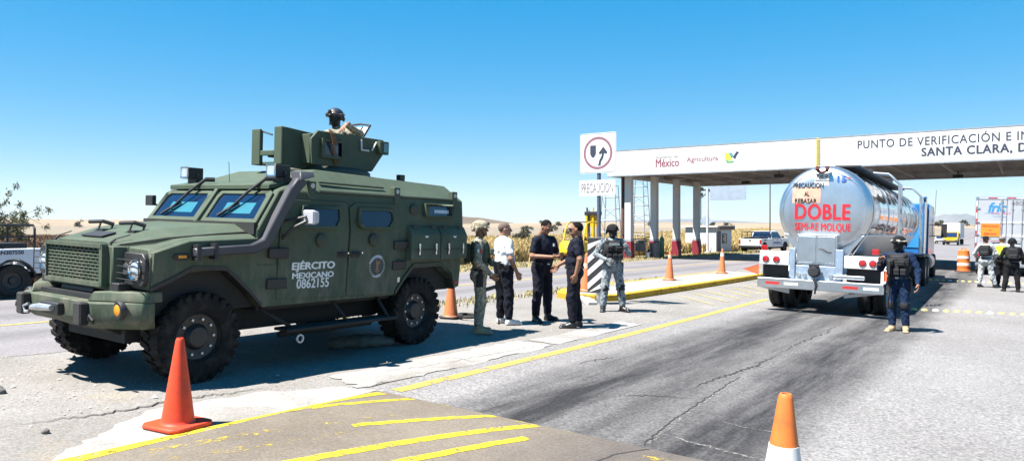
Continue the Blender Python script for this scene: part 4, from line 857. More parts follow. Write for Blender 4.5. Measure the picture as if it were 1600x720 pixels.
# snorkel along the near fender and pillar
for s in (1,):
    part('snorkel', m_snork, AV, .012)(lambda b: b.loft([[(1.20, y - ny, z - nz), (1.31, y - ny, z - nz), (1.31, y + ny, z + nz), (1.20, y + ny, z + nz)] for y, z, ny, nz in ((-1.93, 1.41, 0, .045), (-1.22, 1.44, -.012, .05), (-1.05, 1.50, -.042, .042), (-.68, 2.12, -.062, .025), (-.55, 2.26, -.07, .025))]))
    part('snorkel_head', m_snork, AV, .01)(lambda b: b.loft([[(1.19, -.64, 2.24), (1.35, -.64, 2.24), (1.35, -.42, 2.30), (1.19, -.42, 2.30)], [(1.10, -.60, 2.36), (1.30, -.60, 2.36), (1.30, -.40, 2.36), (1.10, -.40, 2.36)]]))
    [part('snorkel_clip', m_black, AV)(lambda b: b.box((1.25, y, z), (.14, .04, .17))) for y, z in ((-1.9, 1.41), (-1.70, 1.42))]
    part('mirror_arm', m_black, AV)(lambda b: (b.tube([(1.22, -.78, 1.55), (1.36, -.74, 1.68), (1.45, -.62, 1.76)], .022, 8), b.tube([(1.22, -.78, 1.75), (1.45, -.62, 1.82)], .018, 6)))
part('mirror', M('mirror_shell', (.50, .50, .54), .35, var=.1), AV, .02)(lambda b: b.loft([[(1.36, -.62, 1.72), (1.56, -.60, 1.72), (1.56, -.60, 1.90), (1.36, -.62, 1.90)], [(1.38, -.50, 1.74), (1.54, -.49, 1.74), (1.54, -.49, 1.88), (1.38, -.50, 1.88)]]))
part('far_mirror', m_black, AV, .02)(lambda b: (b.box((-1.45, -.9, 1.98), (.18, .06, .14)), b.tube([(-1.2, -.85, 1.9), (-1.45, -.88, 1.93)], .015, 6)))
# wheels
m_rimk = M('rim_black', (.03, .03, .032), .4, .3, var=.3, vs=10)
def lug_wheel(par, c, r, wd, sgn, axis='x'):
    x, y, z = c
    t = MB(); hw = wd / 2
    t.lathe([(r * .56, -hw * .8), (r * .70, -hw), (r * .88, -hw * .98), (r * .965, -hw * .80), (r * .965, hw * .80), (r * .88, hw * .98), (r * .70, hw), (r * .56, hw * .8)], c, axis, 48, 1, False)
    nl = 26
    for k in range(nl):
        for side in (-1, 1):
            a = 2 * math.pi * (k + (.5 if side > 0 else 0)) / nl; m = Matrix.Rotation(a, 3, 'X' if axis == 'x' else 'Y')
            rad = m @ Vector((0, 0, r * .955)) if axis == 'x' else m @ Vector((0, 0, r * .955))
            off = Vector((side * hw * .52, 0, 0)) if axis == 'x' else Vector((0, side * hw * .52, 0))
            sz = (hw * .92, r * .13, r * .10) if axis == 'x' else (r * .13, hw * .92, r * .10)
            tw = Matrix.Rotation(side * .35, 3, 'Z')
            t.box(Vector(c) + rad + off, sz, m @ tw)
            rad2 = m @ Vector((0, 0, r * .90)); off2 = Vector((side * hw * .96, 0, 0)) if axis == 'x' else Vector((0, side * hw * .96, 0))
            t.box(Vector(c) + rad2 + off2, (hw * .13, r * .12, r * .14) if axis == 'x' else (r * .12, hw * .13, r * .14), m)
    ty = t.build('wheel', m_dusty_rubber, par, smooth=30)
    d = sgn
    part('rim', m_rimk, ty)(lambda b: b.lathe([(r * .57, d * hw * .75), (r * .54, d * hw * .82), (r * .50, d * hw * .55), (r * .30, d * hw * .45), (r * .22, d * hw * .75), (.001, d * hw * .78)], c, axis, 32, 1, False))
    part('lug_nut', m_steel, ty)(lambda b: [b.lathe([(.016, d * hw * .45), (.016, d * hw * .62), (0, d * hw * .64)], (Vector(c) + (Vector((0, math.cos(q), math.sin(q))) if axis == 'x' else Vector((math.cos(q), 0, math.sin(q)))) * r * .40), axis, 6) for q in np.linspace(0, 6.283, 11)[:-1]])
    return ty
for s in (1, -1):
    wx = .99 if s > 0 else 1.07
    lug_wheel(AV, (s * wx, -1.76, .485), .485, .35, s); lug_wheel(AV, (s * wx, 1.70, .485), .485, .35, s)
lug_wheel(AV, (-.1, 2.86, 1.42), .46, .30, 1, 'y'); part('spare_carrier', m_olived, AV)(lambda b: b.box((-.1, 2.68, 1.4), (.5, .1, .6)))
# lettering and crest on both front/rear doors of the near side
def sidetext(t, y, z, w, h, bold):
    o = letters(t, (0, y, z), (0, 1, 0), (0, 0, 1), m_txt_white, AV, w=w, h=h, bold=bold); n = len(o.data.vertices); co = np.empty(n * 3, np.float32); o.data.vertices.foreach_get('co', co); co = co.reshape(-1, 3)
    co[:, 0] += np.interp(co[:, 2], [.75, 1.2, 1.66], [1.16, 1.18, 1.22]) + .028; o.data.vertices.foreach_set('co', co.ravel()); o.data.update()
sidetext('EJÉRCITO', -.285, 1.215, .66, .135, .045)
sidetext('MEXICANO', -.285, 1.10, .64, .07, .045)
sidetext('0862155', -.285, 1.00, .50, .115, .02)
m_crest = M('crest_pale', (.42, .46, .52), .6, var=.2, vs=40); m_crestd = M('crest_dark', (.05, .055, .065), .6); m_crestb = M('crest_bronze', (.26, .15, .06), .5)
cy, cz = .80, 1.17; rr = lambda r, n=28: [(cy + r * math.cos(t), cz + r * math.sin(t)) for t in np.linspace(0, 6.283, n + 1)[:-1]]
cst = part('crest', m_crest, AV)(lambda b: plate(b, 1, rr(.155), .024, .028)); part('crest_field', m_crestd, cst)(lambda b: plate(b, 1, rr(.115), .028, .0305))
part('crest_figure', m_crestb, cst, smooth=0)(lambda b: (plate(b, 1, [(cy - .02, cz - .06), (cy + .02, cz - .06), (cy + .015, cz + .07), (cy - .03, cz + .08)], .0305, .033), plate(b, 1, [(cy + .0, cz + .0), (cy + .05, cz + .04), (cy + .06, cz + .09), (cy + .01, cz + .04)], .0306, .0332), plate(b, 1, [(cy - .06, cz - .04), (cy, cz - .07), (cy + .06, cz - .04), (cy, cz - .09)], .0307, .0334)))
part('crest_mark', m_txt_pale, cst, smooth=0)(lambda b: [plate(b, 1, [(cy + r_ * math.cos(t + e), cz + r_ * math.sin(t + e)) for r_, e in ((.125, -.05), (.145, -.05), (.145, .05), (.125, .05))], .0282, .0308) for t in np.linspace(0, 6.283, 25)[:-1]])
# turret
TU = part('turret', m_olive, AV, .01)(lambda b: [
    b.prism([(.28 if s > 0 else .85, 2.52), (1.38, 2.50), (1.62, 2.79), (1.60, 2.98), (.36 if s > 0 else .95, 2.985), (.24 if s > 0 else .85, 2.86)], 'x', s * .53, s * .57) for s in (1, -1)] + [
    b.loft([[(-.53, 1.36, 2.50), (.53, 1.36, 2.50), (.53, 1.40, 2.50), (-.53, 1.40, 2.50)], [(-.53, 1.58, 2.78), (.53, 1.58, 2.78), (.53, 1.62, 2.78), (-.53, 1.62, 2.78)], [(-.53, 1.57, 2.97), (.53, 1.57, 2.97), (.53, 1.61, 2.97), (-.53, 1.61, 2.97)]])] + [b.span((.30, .26, 2.53), (.53, .31, 2.93))])
part('turret_ring', m_olived, TU, .01)(lambda b: b.lathe([(.70, 2.40), (.70, 2.47), (.64, 2.515), (.50, 2.515), (.50, 2.40)], (0, .92, 0), 'z', 32))
sh = part('gun_shield', m_olive, TU, .008)(lambda b: (
    b.span((-.29, -.06, 2.50), (-.11, -.02, 2.985)), b.span((.19, -.06, 2.50), (.35, -.02, 3.00)), b.span((-.11, -.055, 2.62), (.19, -.025, 2.69)),
    b.prism([(-.018, 2.47), (.55, 2.45), (.57, 2.9), (.50, 2.96), (-.018, 3.00)], 'x', .31, .35), b.span((-.29, -.018, 2.50), (-.25, .10, 2.985)),
    b.span((-.245, -.018, 2.50), (.305, .2, 2.54))))
gun = part('machine_gun', m_dksteel, TU)(lambda b: (b.box((.03, .42, 2.62), (.10, .55, .11)), b.cyl((.03, .18, 2.62), (.03, -.02, 2.62), .022, n=10), b.box((.03, .75, 2.6), (.05, .16, .10)), b.box((.16, .45, 2.58), (.14, .28, .14)), b.cyl((.03, .4, 2.45), (.03, .4, 2.58), .04, n=8), b.tube([(-.15, -.0, 2.96), (.1, -.02, 2.9)], .012, 6)))
for s in (1,):
    tw = part('turret_window', m_olive, TU, .005)(lambda b: [b.span(*q) for q in (((s * .57, .40, 2.62), (s * .62, .44, 2.88)), ((s * .57, .74, 2.62), (s * .62, .78, 2.88)), ((s * .57, .44, 2.62), (s * .62, .74, 2.66)), ((s * .57, .44, 2.84), (s * .62, .74, 2.88)))]); part('pane', m_visor, tw)(lambda b: b.span((s * .572, .44, 2.66), (s * .585, .74, 2.84)))
    part('sill_light', m_teal, tw)(lambda b: b.span((s * .5855, .58, 2.70), (s * .5875, .70, 2.80)))
    part('grab_bracket', m_whitew, TU)(lambda b: (b.tube([(s * .60, 1.12, 2.94), (s * .60, 1.13, 2.79), (s * .60, 1.27, 2.79)], .014, 6), b.tube([(s * .60, 1.33, 2.80), (s * .60, 1.42, 2.93)], .012, 6)))
    rw = part('rear_window_box', m_olive, TU, .006)(lambda b: b.span((s * .57, 1.45, 2.76), (s * .65, 1.63, 2.95))); part('pane', m_teal, rw)(lambda b: b.span((s * .651, 1.52, 2.79), (s * .655, 1.60, 2.92)))
part('ammo_belt', M('brass', (.28, .12, .05), .45, .4, var=.3, vs=30), TU)(lambda b: [b.cyl((.62 + .03 * math.sin(i * .25), .53 + .006 * i - .03, 3.0 - .020 * i), (.62 + .03 * math.sin(i * .25), .53 + .006 * i + .045, 3.0 - .020 * i), .010, .006, n=6) for i in range(24)])
hp = part('open_hatch', m_whitew, TU, .01)(lambda b: b.loft([[(-.32, 1.36, 2.96), (.34, 1.36, 2.96), (.34, 1.40, 2.96), (-.32, 1.40, 2.96)], [(-.30, 1.55, 3.19), (.30, 1.55, 3.19), (.30, 1.59, 3.19), (-.30, 1.59, 3.19)]])); part('hatch_strap', m_black, hp)(lambda b: (b.tube([(.36, 1.34, 2.95), (.36, 1.52, 3.2), (.1, 1.57, 3.24), (-.34, 1.57, 3.22)], .016, 6), b.tube([(.2, 1.37, 2.98), (.22, 1.5, 3.18)], .012, 6), b.tube([(0.05, 1.37, 2.98), (0.0, 1.5, 3.18)], .012, 6)))
part('aerial', m_black, AV)(lambda b: b.tube([(-.1, -.6, 2.2), (-.1, -.62, 2.5)], .004, 5))
part('roof_cleat', m_olived, AV)(lambda b: b.box((.7, 1.75, 2.42), (.08, .1, .12)))
TU.location = (0, -.09, 0)
bagp = thing('sandbag', 'grey-green cloth sack lying under the armoured vehicle by its rear wheel', 'sack', G(-7.72, 7.35), .9)
mesh_from('cloth', [sdf_mesh([ell((0, 0, .07), (.34, .2, .10)), ell((.28, .05, .05), (.2, .16, .08), k=.05), ell((-.3, -.03, .06), (.18, .14, .09), k=.05)], .018, lambda X, Y, Z, L: .012 * np.sin(X * 28 + Y * 9) * np.sin(Y * 31 - X * 7))], [M('sack_cloth', (.11, .115, .10), .9, var=.3, vs=8)], bagp)
# ================================================================ road wheels and common vehicle pieces
def plain_wheel(par, c, r, wd, sgn, rim=None, name='wheel'):
    hw = wd / 2
    ty = part(name, m_rubber, par)(lambda b: b.lathe([(r * .60, -hw * .8), (r * .72, -hw), (r * .92, -hw * .95), (r, -hw * .7), (r, -hw * .25), (r * .975, -hw * .2), (r * .975, hw * .2), (r, hw * .25), (r, hw * .7), (r * .92, hw * .95), (r * .72, hw), (r * .60, hw * .8)], c, 'x', 36, 1, False))
    part('rim', rim or m_alum, ty)(lambda b: b.lathe([(r * .61, sgn * hw * .8), (r * .56, sgn * hw * .75), (r * .50, sgn * hw * .35), (r * .25, sgn * hw * .25), (r * .2, sgn * hw * .6), (.001, sgn * hw * .62)], c, 'x', 24, 1, False))
    return ty
# ================================================================ tanker lorry (rear towards the camera)
m_tank = M('polished_tank', (.70, .72, .75), .08, 1., var=.06, vs=2, bump=.10, bs=2.5)
m_tankend = M('brushed_tank_end', (.60, .62, .65), .36, 1., var=.10, vs=3)
m_frame = M('trailer_frame', (.30, .38, .48), .45, .5, var=.25, vs=5)
m_trwhite = M('trailer_white', (.74, .75, .75), .5, var=.12, vs=6)
m_blue = M('cab_blue', (.02, .17, .48), .3, var=.1, coat=.6)
m_orange = M('flag_orange', (.75, .14, .04), .6, var=.15)
m_ladd = M('tape_white', (.7, .7, .7), .5); m_tapered = M('tape_red', (.55, .03, .03), .5)
TK = thing('tanker_truck', 'polished steel tanker lorry with blue cab seen from behind, marked DOBLE', 'tanker truck', G(-3.68, 17.0), R(1.7), tilt=True)
TZ, TR = 2.27, .98
def headf(r): return float(np.interp(r, [0, .55, .80, .90, .955, TR], [.200, .212, .245, .285, .35, .50]))
ends = [(r, headf(r)) for r in (0.001, .3, .55, .7, .80, .86, .90, .935, .955, .97, TR)]
tank = part('tank', m_tank, TK, 0, 50)(lambda b: b.lathe([(TR, .5)] + [(TR * (1 + .004 * math.sin(y * 5.1)), y) for y in np.linspace(.8, 12.2, 40)] + [(TR, 12.6), (.9, 12.9), (.4, 13.05), (.001, 13.08)], (0, 0, TZ), 'y', 72, 1, False))
part('tank_end', m_tankend, tank, 0, 60)(lambda b: b.lathe(ends, (0, 0, TZ), 'y', 72, 1, False))
for y in (.52, 3.3, 6.3, 9.3, 12.3): part('band', m_alum, tank)(lambda b: b.lathe([(TR + .002, y - .04), (TR + .014, y - .04), (TR + .014, y + .04), (TR + .002, y + .04)], (0, 0, TZ), 'y', 64, 1, False))
part('end_ring', m_alum, tank)(lambda b: b.tube([(.86 * math.cos(t), .262, TZ + .86 * math.sin(t)) for t in np.linspace(0, 6.283, 65)[:-1]], .007, 5, True))
part('end_skirt', m_tankend, TK, .01)(lambda b: b.prism([(-.84, 1.74), (-.60, 1.42), (-.46, 1.2), (.46, 1.2), (.60, 1.42), (.84, 1.74), (.5, 1.7), (-.5, 1.7)], 'y', .30, .42))
part('side_skirt', m_alum, TK, .01)(lambda b: (b.loft([[(.84, .45, 1.76), (.86, .45, 1.74), (.50, .45, 1.15), (.47, .45, 1.16)], [(.84, 12.4, 1.76), (.86, 12.4, 1.74), (.50, 12.4, 1.15), (.47, 12.4, 1.16)]])))
part('side_skirt', m_alum, TK, .01)(lambda b: (b.loft([[(-.84, .45, 1.76), (-.86, .45, 1.74), (-.50, .45, 1.15), (-.47, .45, 1.16)], [(-.84, 12.4, 1.76), (-.86, 12.4, 1.74), (-.50, 12.4, 1.15), (-.47, 12.4, 1.16)]])))
cb = part('valve_cabinet', m_alum, TK, .008)(lambda b: b.span((-.48, -.02, 1.08), (.34, .30, 1.73)))
for x0, x1 in ((-.45, -.085), (-.055, .31)): part('cabinet_door', m_alum, cb, .006)(lambda b: b.span((x0, -.045, 1.12), (x1, -.022, 1.69)))
part('cabinet_handle', m_dksteel, cb)(lambda b: b.tube([(-.02, -.06, 1.44), (.06, -.07, 1.42), (.16, -.07, 1.36), (.24, -.06, 1.35)], .018, 6)); part('cabinet_hinge', m_steel, cb)(lambda b: [b.box((-.46, -.04, z), (.03, .04, .08)) for z in (1.2, 1.6)])
part('chassis', m_frame, TK, .01)(lambda b: [b.span((s * .42 - .06, .1, .88), (s * .42 + .06, 13.6, 1.12)) for s in (-1, 1)] + [b.span((-.5, y, .92), (.5, y + .1, 1.08)) for y in (.1, 1.8, 3.2, 8, 12)])
for x0, x1 in ((-.62, -.50), (.33, .48)): part('post', m_frame, TK, .008)(lambda b: b.span((x0, -.06, .78), (x1, .06, 1.42)))
part('rear_crossmember', m_frame, TK, .01)(lambda b: (b.span((-.50, -.03, .72), (.33, .05, 1.05))))
part('hose_coupling', m_dksteel, TK)(lambda b: (b.lathe([(.0, -.22), (.09, -.22), (.13, -.17), (.13, -.1), (.09, -.06), (.09, .0)], (-.08, 0, .93), 'y', 16), b.tube([(-.08, -.18, .85), (-.02, -.22, .62), (-.06, -.1, .45)], .022, 6), b.box((-.08, -.16, 1.06), (.2, .1, .06))))
part('air_coupling', m_steel, TK)(lambda b: [b.cyl((x, -.10, .84), (x, -.03, .84), .045, n=10) for x in (-.42, -.30, .24)])
for s in (-1, 1):
    x0, x1 = (s * 1.27, s * .63) if s < 0 else (.50, 1.24)
    lp = part('lamp_panel', m_trwhite, TK, .012)(lambda b: b.span((x0, -.05, 1.03), (x1, .02, 1.34 if s < 0 else 1.30)))
    for x in ((-1.13, -.90) if s < 0 else (.86, 1.06)): part('tail_light', m_red, lp)(lambda b: b.lathe([(0, -.075), (.05, -.07), (.065, -.055), (.07, -.045)], (x, 0, 1.15), 'y', 18)); part('light_bezel', m_alum, lp)(lambda b: b.tube([(x + .075 * math.cos(t), -.055, 1.15 + .075 * math.sin(t)) for t in np.linspace(0, 6.283, 17)[:-1]], .008, 5, True))
    part('marker_lamp', m_red, TK, .01)(lambda b: b.box((-1.18 if s < 0 else 1.10, 0, 1.40), (.13, .08, .12)))
    part('mud_flap', m_rubber, TK)(lambda b: b.span((x0 + .04, .10, .50), (x1 - .04, .125, 1.03)))
    part('flap_edge', m_trwhite, TK, .006)(lambda b: b.prism([(x0, .60), (x1, .50), (x1, .40), (x0, .50)] if s < 0 else [(x0, .46), (x1, .60), (x1, .52), (x0, .38)], 'y', .06, .085))
    # mudguard arches over the bogie
    part('mudguard', m_trwhite, TK)(lambda b: b.loft([[(s * .74, 1.85 - 1.5 * math.cos(t) * 1.0, .62 + .62 * math.sin(t)), (s * 1.27, 1.85 - 1.5 * math.cos(t), .62 + .62 * math.sin(t)), (s * 1.27, 1.85 - 1.53 * math.cos(t), .62 + .645 * math.sin(t)), (s * .74, 1.85 - 1.53 * math.cos(t), .62 + .645 * math.sin(t))] for t in np.linspace(.15, 3.0, 14)]))
    for y in (1.15, 2.5):
        plain_wheel(TK, (s * .80, y, .51), .51, .27, s); plain_wheel(TK, (s * 1.11, y, .51), .51, .27, s)
    fl = part('pennant', m_orange, TK)(lambda b: b.prism([(s * 1.27, .80), (s * 1.27, 1.02), (s * 1.62, .90)], 'y', -.10, -.09)); part('pennant_edge', m_red, fl)(lambda b: b.tube([(s * 1.27, -.095, .80), (s * 1.62, -.095, .90), (s * 1.27, -.095, 1.02)], .008, 5))
part('axle', m_dksteel, TK)(lambda b: [b.cyl((-1.1, y, .51), (1.1, y, .51), .07, n=10) for y in (1.15, 2.5)] + [b.span((s * .5, .9, .5), (s * .62, 2.8, .7)) for s in (-1, 1)])
bm_ = part('rear_bumper', m_alum, TK, .012)(lambda b: (b.span((-1.28, -.16, .52), (1.28, -.02, .74)), b.span((.30, -.13, .80), (.92, -.05, .88))))
for i, x in enumerate((-1.1, -.7, .5, .9)): part('reflective_tape', m_tapered if i % 2 == 0 else m_ladd, bm_)(lambda b: b.span((x, -.163, .60), (x + .3, -.161, .66)))
part('bumper_bracket', m_frame, TK, .006)(lambda b: [b.span((x - .05, -.04, .60), (x + .05, .2, .98)) for x in (-.55, .4)])
# top fittings, plate, ladders
pb = part('number_plate', M('plate_white', (.70, .70, .66), .5), TK, .004)(lambda b: b.box((-.04, .205, TZ + .74), (.30, .012, .15))); letters('7UB 41', (-.04, .197, TZ + .745), (1, 0, 0), (0, 0, 1), m_txt_dark, pb, w=.24, h=.075)
part('plate_lamp', M('lamp_brown', (.16, .05, .04), .5), TK)(lambda b: (b.tube([(-.17 + .26 * q, .16, TZ + .90 - .06 * math.sin(math.pi * q)) for q in np.linspace(0, 1, 7)], .035, 7), b.box((-.13, .15, TZ + .93), (.07, .1, .07)), b.box((.07, .15, TZ + .93), (.07, .1, .07))))
part('sticker', M('sticker_white', (.68, .68, .70), .5), TK)(lambda b: b.box((-.05, .215, TZ + .585), (.30, .006, .17)))
part('catwalk', m_dksteel, TK, .006)(lambda b: (b.span((.10, .9, TZ + 1.0), (.62, 11, TZ + 1.04)), b.span((.15, 3.4, TZ + 1.04), (.55, 4.2, TZ + 1.14)), b.span((.2, 7, TZ + 1.04), (.6, 7.6, TZ + 1.14))))
part('manhole', m_alum, TK)(lambda b: [b.lathe([(.30, .90), (.30, 1.08), (.26, 1.12), (0, 1.13)], (-.05, y, TZ), 'z', 20) for y in (3.2, 7.5, 11)])
for y in (3.2, 9.6):
    part('ladder', m_steel, TK)(lambda b: (b.tube([(.35, y, TZ + 1.05), (.95, y, TZ + 1.0), (1.20, y, TZ + .74), (1.22, y, 1.2)], .028, 8), b.tube([(.35, y + .45, TZ + 1.05), (.95, y + .45, TZ + 1.0), (1.20, y + .45, TZ + .74), (1.22, y + .45, 1.2)], .028, 8), [b.cyl((1.21, y, z), (1.21, y + .45, z), .016, n=6) for z in np.arange(1.35, 2.95, .27)]))
def endtext(s, x, z, w, h, mat, bold=0., nm='lettering', sp=1.):
    o = letters(s, (x, 0, z), (1, 0, 0), (0, 0, 1), mat, TK, w=w, h=h, bold=bold, name=nm, spacing=sp); me = o.data; n = len(me.vertices); co = np.empty(n * 3, np.float32); me.vertices.foreach_get('co', co); co = co.reshape(-1, 3)
    co[:, 1] += np.interp(np.hypot(co[:, 0], co[:, 2] - TZ), [e[0] for e in ends], [e[1] for e in ends]) - .012; me.vertices.foreach_set('co', co.ravel()); me.update(); return o
def warn(b):
    gx_ = np.linspace(-.66, -.06, 9); gz_ = np.linspace(2.42, 2.78, 7); hf = lambda x, z: headf(math.hypot(x, z - TZ)) - .006
    b.loft([[(x, hf(x, z), z) for x in gx_] for z in gz_], False, False)
part('warning_patch', M('faded_orange', (.66, .40, .29), .6, var=.2, vs=6), TK)(warn)
for s, x, z, w, h in (('PRECAUCION', -.33, 2.82, .64, .115), ('AL', -.35, 2.635, .10, .095), ('REBASAR', -.37, 2.475, .46, .10)): endtext(s, x, z, w, h, m_txt_black, .02)
endtext('DOBLE', -.02, 2.235, 1.13, .335, m_txt_red, .032, sp=1.05); endtext('SEMI-RE MOLQUE', -.01, 1.885, 1.16, .20, m_txt_red, .018)
endtext('15', .36, TZ + .69, .17, .13, m_txt_blue, .03); part('logo_stripe', m_tapered, TK)(lambda b: (b.span((.22, .235, TZ + .655), (.28, .238, TZ + .675)), b.span((.45, .235, TZ + .70), (.53, .238, TZ + .72)), b.span((.24, .235, TZ + .60), (.42, .238, TZ + .615))))
# blue tractor
cabp = part('cab', m_blue, TK, .05)(lambda b: (b.prism([(14.0, 1.0), (17.6, 1.0), (17.6, 1.75), (17.25, 2.75), (16.6, 2.95), (14.0, 2.95)], 'x', -1.17, 1.17), b.prism([(17.6, .95), (19.7, .95), (19.75, 1.55), (17.6, 1.85)], 'x', -1.0, 1.0)))
part('sleeper_trim', m_chrome, cabp)(lambda b: [b.span((s * 1.175, 13.98, 1.0), (s * 1.19, 14.06, 2.9)) for s in (-1, 1)])
part('back_panel', M('cab_blue_sunlit', (.04, .28, .62), .35, coat=.4), cabp, .02)(lambda b: (b.span((-1.0, 13.97, 1.3), (-.02, 13.995, 2.55)), b.span((.02, 13.97, 1.3), (1.05, 13.995, 2.55))))  # sleeper back in a lighter cab blue, sunlight put into the paint colour
part('side_window', m_glass, cabp)(lambda b: [b.span((s * 1.172, 16.3, 1.75), (s * 1.18, 17.1, 2.4)) for s in (-1, 1)]); part('windscreen', m_glass, cabp)(lambda b: b.prism([(17.62, 1.88), (17.64, 1.88), (17.33, 2.66), (17.31, 2.66)], 'x', -1.0, 1.0))
for s in (-1, 1):
    part('mirror', m_black, cabp, .02)(lambda b: (b.span((s * 1.42, 17.2, 1.70), (s * 1.62, 17.3, 2.25)), b.tube([(s * 1.17, 17.2, 2.2), (s * 1.5, 17.25, 2.2)], .02, 6), b.tube([(s * 1.17, 17.2, 1.75), (s * 1.5, 17.25, 1.75)], .02, 6)))
    part('exhaust_stack', m_chrome, TK)(lambda b: b.tube([(s * 1.05, 13.85, 1.0), (s * 1.05, 13.85, 3.0), (s * 1.05, 13.75, 3.15)], .07, 10)); part('fuel_tank', m_alum, TK)(lambda b: b.cyl((s * .95, 15.0, .75), (s * .95, 16.6, .75), .32, n=20))
    part('drive_guard', m_black, TK)(lambda b: b.span((s * .7, 11.8, 1.06), (s * 1.22, 14.0, 1.10)))
    for y in (12.3, 13.55): plain_wheel(TK, (s * .82, y, .5), .5, .27, s); plain_wheel(TK, (s * 1.12, y, .5), .5, .27, s)
    plain_wheel(TK, (s * 1.02, 18.7, .5), .5, .3, s)
part('aerial', m_black, cabp)(lambda b: b.tube([(1.2, 16.9, 2.6), (1.22, 16.9, 3.6)], .008, 5))
part('tractor_frame', m_dksteel, TK)(lambda b: [b.span((s * .4 - .05, 11.4, .72), (s * .4 + .05, 19.5, .87)) for s in (-1, 1)])

# ================================================================ white box trailer
m_box = M('trailer_panel', (.44, .46, .49), .4, 0., var=.08, vs=1.5)
BT = thing('box_trailer', 'white refrigerated box trailer with double rear doors and orange placard', 'truck trailer', G(-.69, 39.9), R(.6), tilt=True, s=.92)
part('box', m_box, BT, .01)(lambda b: b.span((-1.29, .03, 1.12), (1.29, 13.8, 3.87)))
part('door_frame', m_alum, BT, .006)(lambda b: [b.span(*q) for q in (((-1.30, -.03, 1.10), (-1.20, .028, 3.88)), ((1.20, -.03, 1.10), (1.30, .028, 3.88)), ((-1.199, -.03, 3.74), (1.199, .028, 3.88)), ((-1.199, -.03, 1.10), (1.199, .028, 1.22)))])
for s in (-1, 1):
    x0, x1 = (-1.19, -.012) if s < 0 else (.012, 1.19)
    d = part('rear_door', m_box, BT, .006)(lambda b: b.span((x0, -.02, 1.23), (x1, .02, 3.73)))
    for x in ((-.22, .08 - .28) if s < 0 else (.22, .62)): part('lock_rod', m_steel, d)(lambda b: (b.cyl((x, -.055, 1.15), (x, -.055, 3.8), .02, n=8), [b.box((x, -.04, z), (.09, .04, .06)) for z in (1.35, 1.9, 2.62, 3.3, 3.65)]))
    part('door_handle', m_dksteel, d)(lambda b: b.tube([(s * .22, -.08, 1.75), (s * .22 + s * .4, -.08, 1.72)], .018, 6))
    for z in (1.4, 2.0, 2.62, 3.3): part('hinge', m_alum, d)(lambda b: b.box((s * 1.19, -.035, z), (.16, .03, .07)))
    for z in (2.62, 1.98): part('door_rail', m_trwhite, d)(lambda b: b.span((x0 + .03, -.034, z - .05), (x1 - .03, -.021, z + .05)))
    for i in range(8): part('reflective_tape', (m_tapered, m_ladd)[i % 2], BT)(lambda b: b.span((s * 1.25 - .03, -.034, 1.3 + i * .30), (s * 1.25 + .03, -.031, 1.3 + i * .30 + .28)))
    part('tail_light', m_red, BT)(lambda b: [b.lathe([(0, -.03), (.06, -.02), (.07, 0)], (s * x, -.06, .98), 'y', 12) for x in (.95, 1.12)])
    for y in (1.4, 2.7): plain_wheel(BT, (s * .82, y, .5), .5, .27, s); plain_wheel(BT, (s * 1.12, y, .5), .5, .27, s)
    part('mud_flap', m_rubber, BT)(lambda b: b.span((s * .65, .55, .25), (s * 1.25, .57, 1.0))); part('bumper_post', m_steel, BT)(lambda b: b.span((s * .6 - .05, .0, .55), (s * .6 + .05, .1, 1.1)))
    part('landing_leg', m_steel, BT)(lambda b: b.span((s * .8 - .06, 10.5, .1), (s * .8 + .06, 10.65, 1.1)))
for i in range(6): part('reflective_tape', (m_ladd, m_tapered)[i % 2], BT)(lambda b: b.span((-1.15 + i * .38, -.034, 3.79), (-1.15 + i * .38 + .36, -.031, 3.84)))
part('rear_bumper', m_alum, BT, .01)(lambda b: b.span((-1.25, -.06, .46), (1.25, .0, .60))); part('light_bar', m_dksteel, BT, .01)(lambda b: b.span((-1.28, -.05, .86), (1.28, .1, 1.08))); part('underframe', m_dksteel, BT)(lambda b: b.span((-.5, .1, .85), (.5, 13, 1.1)))
m_fblue = M('lettering_sky_blue', (.03, .25, .52), .5); m_pink = M('lettering_pink', (.70, .18, .30), .5)
letters('fric', (-.40, -.024, 3.36), (1, 0, 0), (0, 0, 1), m_fblue, BT, w=.72, h=.46, bold=.04, shear=.3)
letters('express', (-.25, -.024, 3.06), (1, 0, 0), (0, 0, 1), m_pink, BT, w=.80, h=.12); part('swoosh', m_fblue, BT, smooth=0)(lambda b: (b.prism([(-.95, 3.05), (-.6, 3.10), (-.2, 2.98), (-.6, 3.06)], 'y', -.026, -.021), b.prism([(-.6, 2.93), (.0, 2.90), (-.04, 2.885), (-.55, 2.915)], 'y', -.026, -.021)))
pc = part('placard', M('placard_orange', (.82, .26, .02), .5, var=.08), BT)(lambda b: b.span((-1.06, -.040, 1.92), (-.25, -.035, 2.55)))
for s, z, w in (('PRECAUCION', 2.43, .66), ('AL', 2.24, .10), ('REBASAR', 2.05, .52)): letters(s, (-.655, -.042, z), (1, 0, 0), (0, 0, 1), m_txt_red, pc, w=w, h=.09, bold=.02)
letters('680YA', (.60, -.026, 3.58), (1, 0, 0), (0, 0, 1), m_txt_grey, BT, w=.85, h=.2, bold=.01)
letters('TRANSPORTES DEL NORTE', (-.62, -.024, 1.70), (1, 0, 0), (0, 0, 1), m_pink, BT, w=.95, h=.08); letters('CAJA REFRIGERADA', (-.66, -.024, 1.5), (1, 0, 0), (0, 0, 1), m_txt_blue, BT, w=.8, h=.09)
part('round_logo', m_fblue, BT)(lambda b: b.lathe([(.16, -.026), (.16, -.021), (0, -.0211)], (.98, 0, 2.33), 'y', 24))

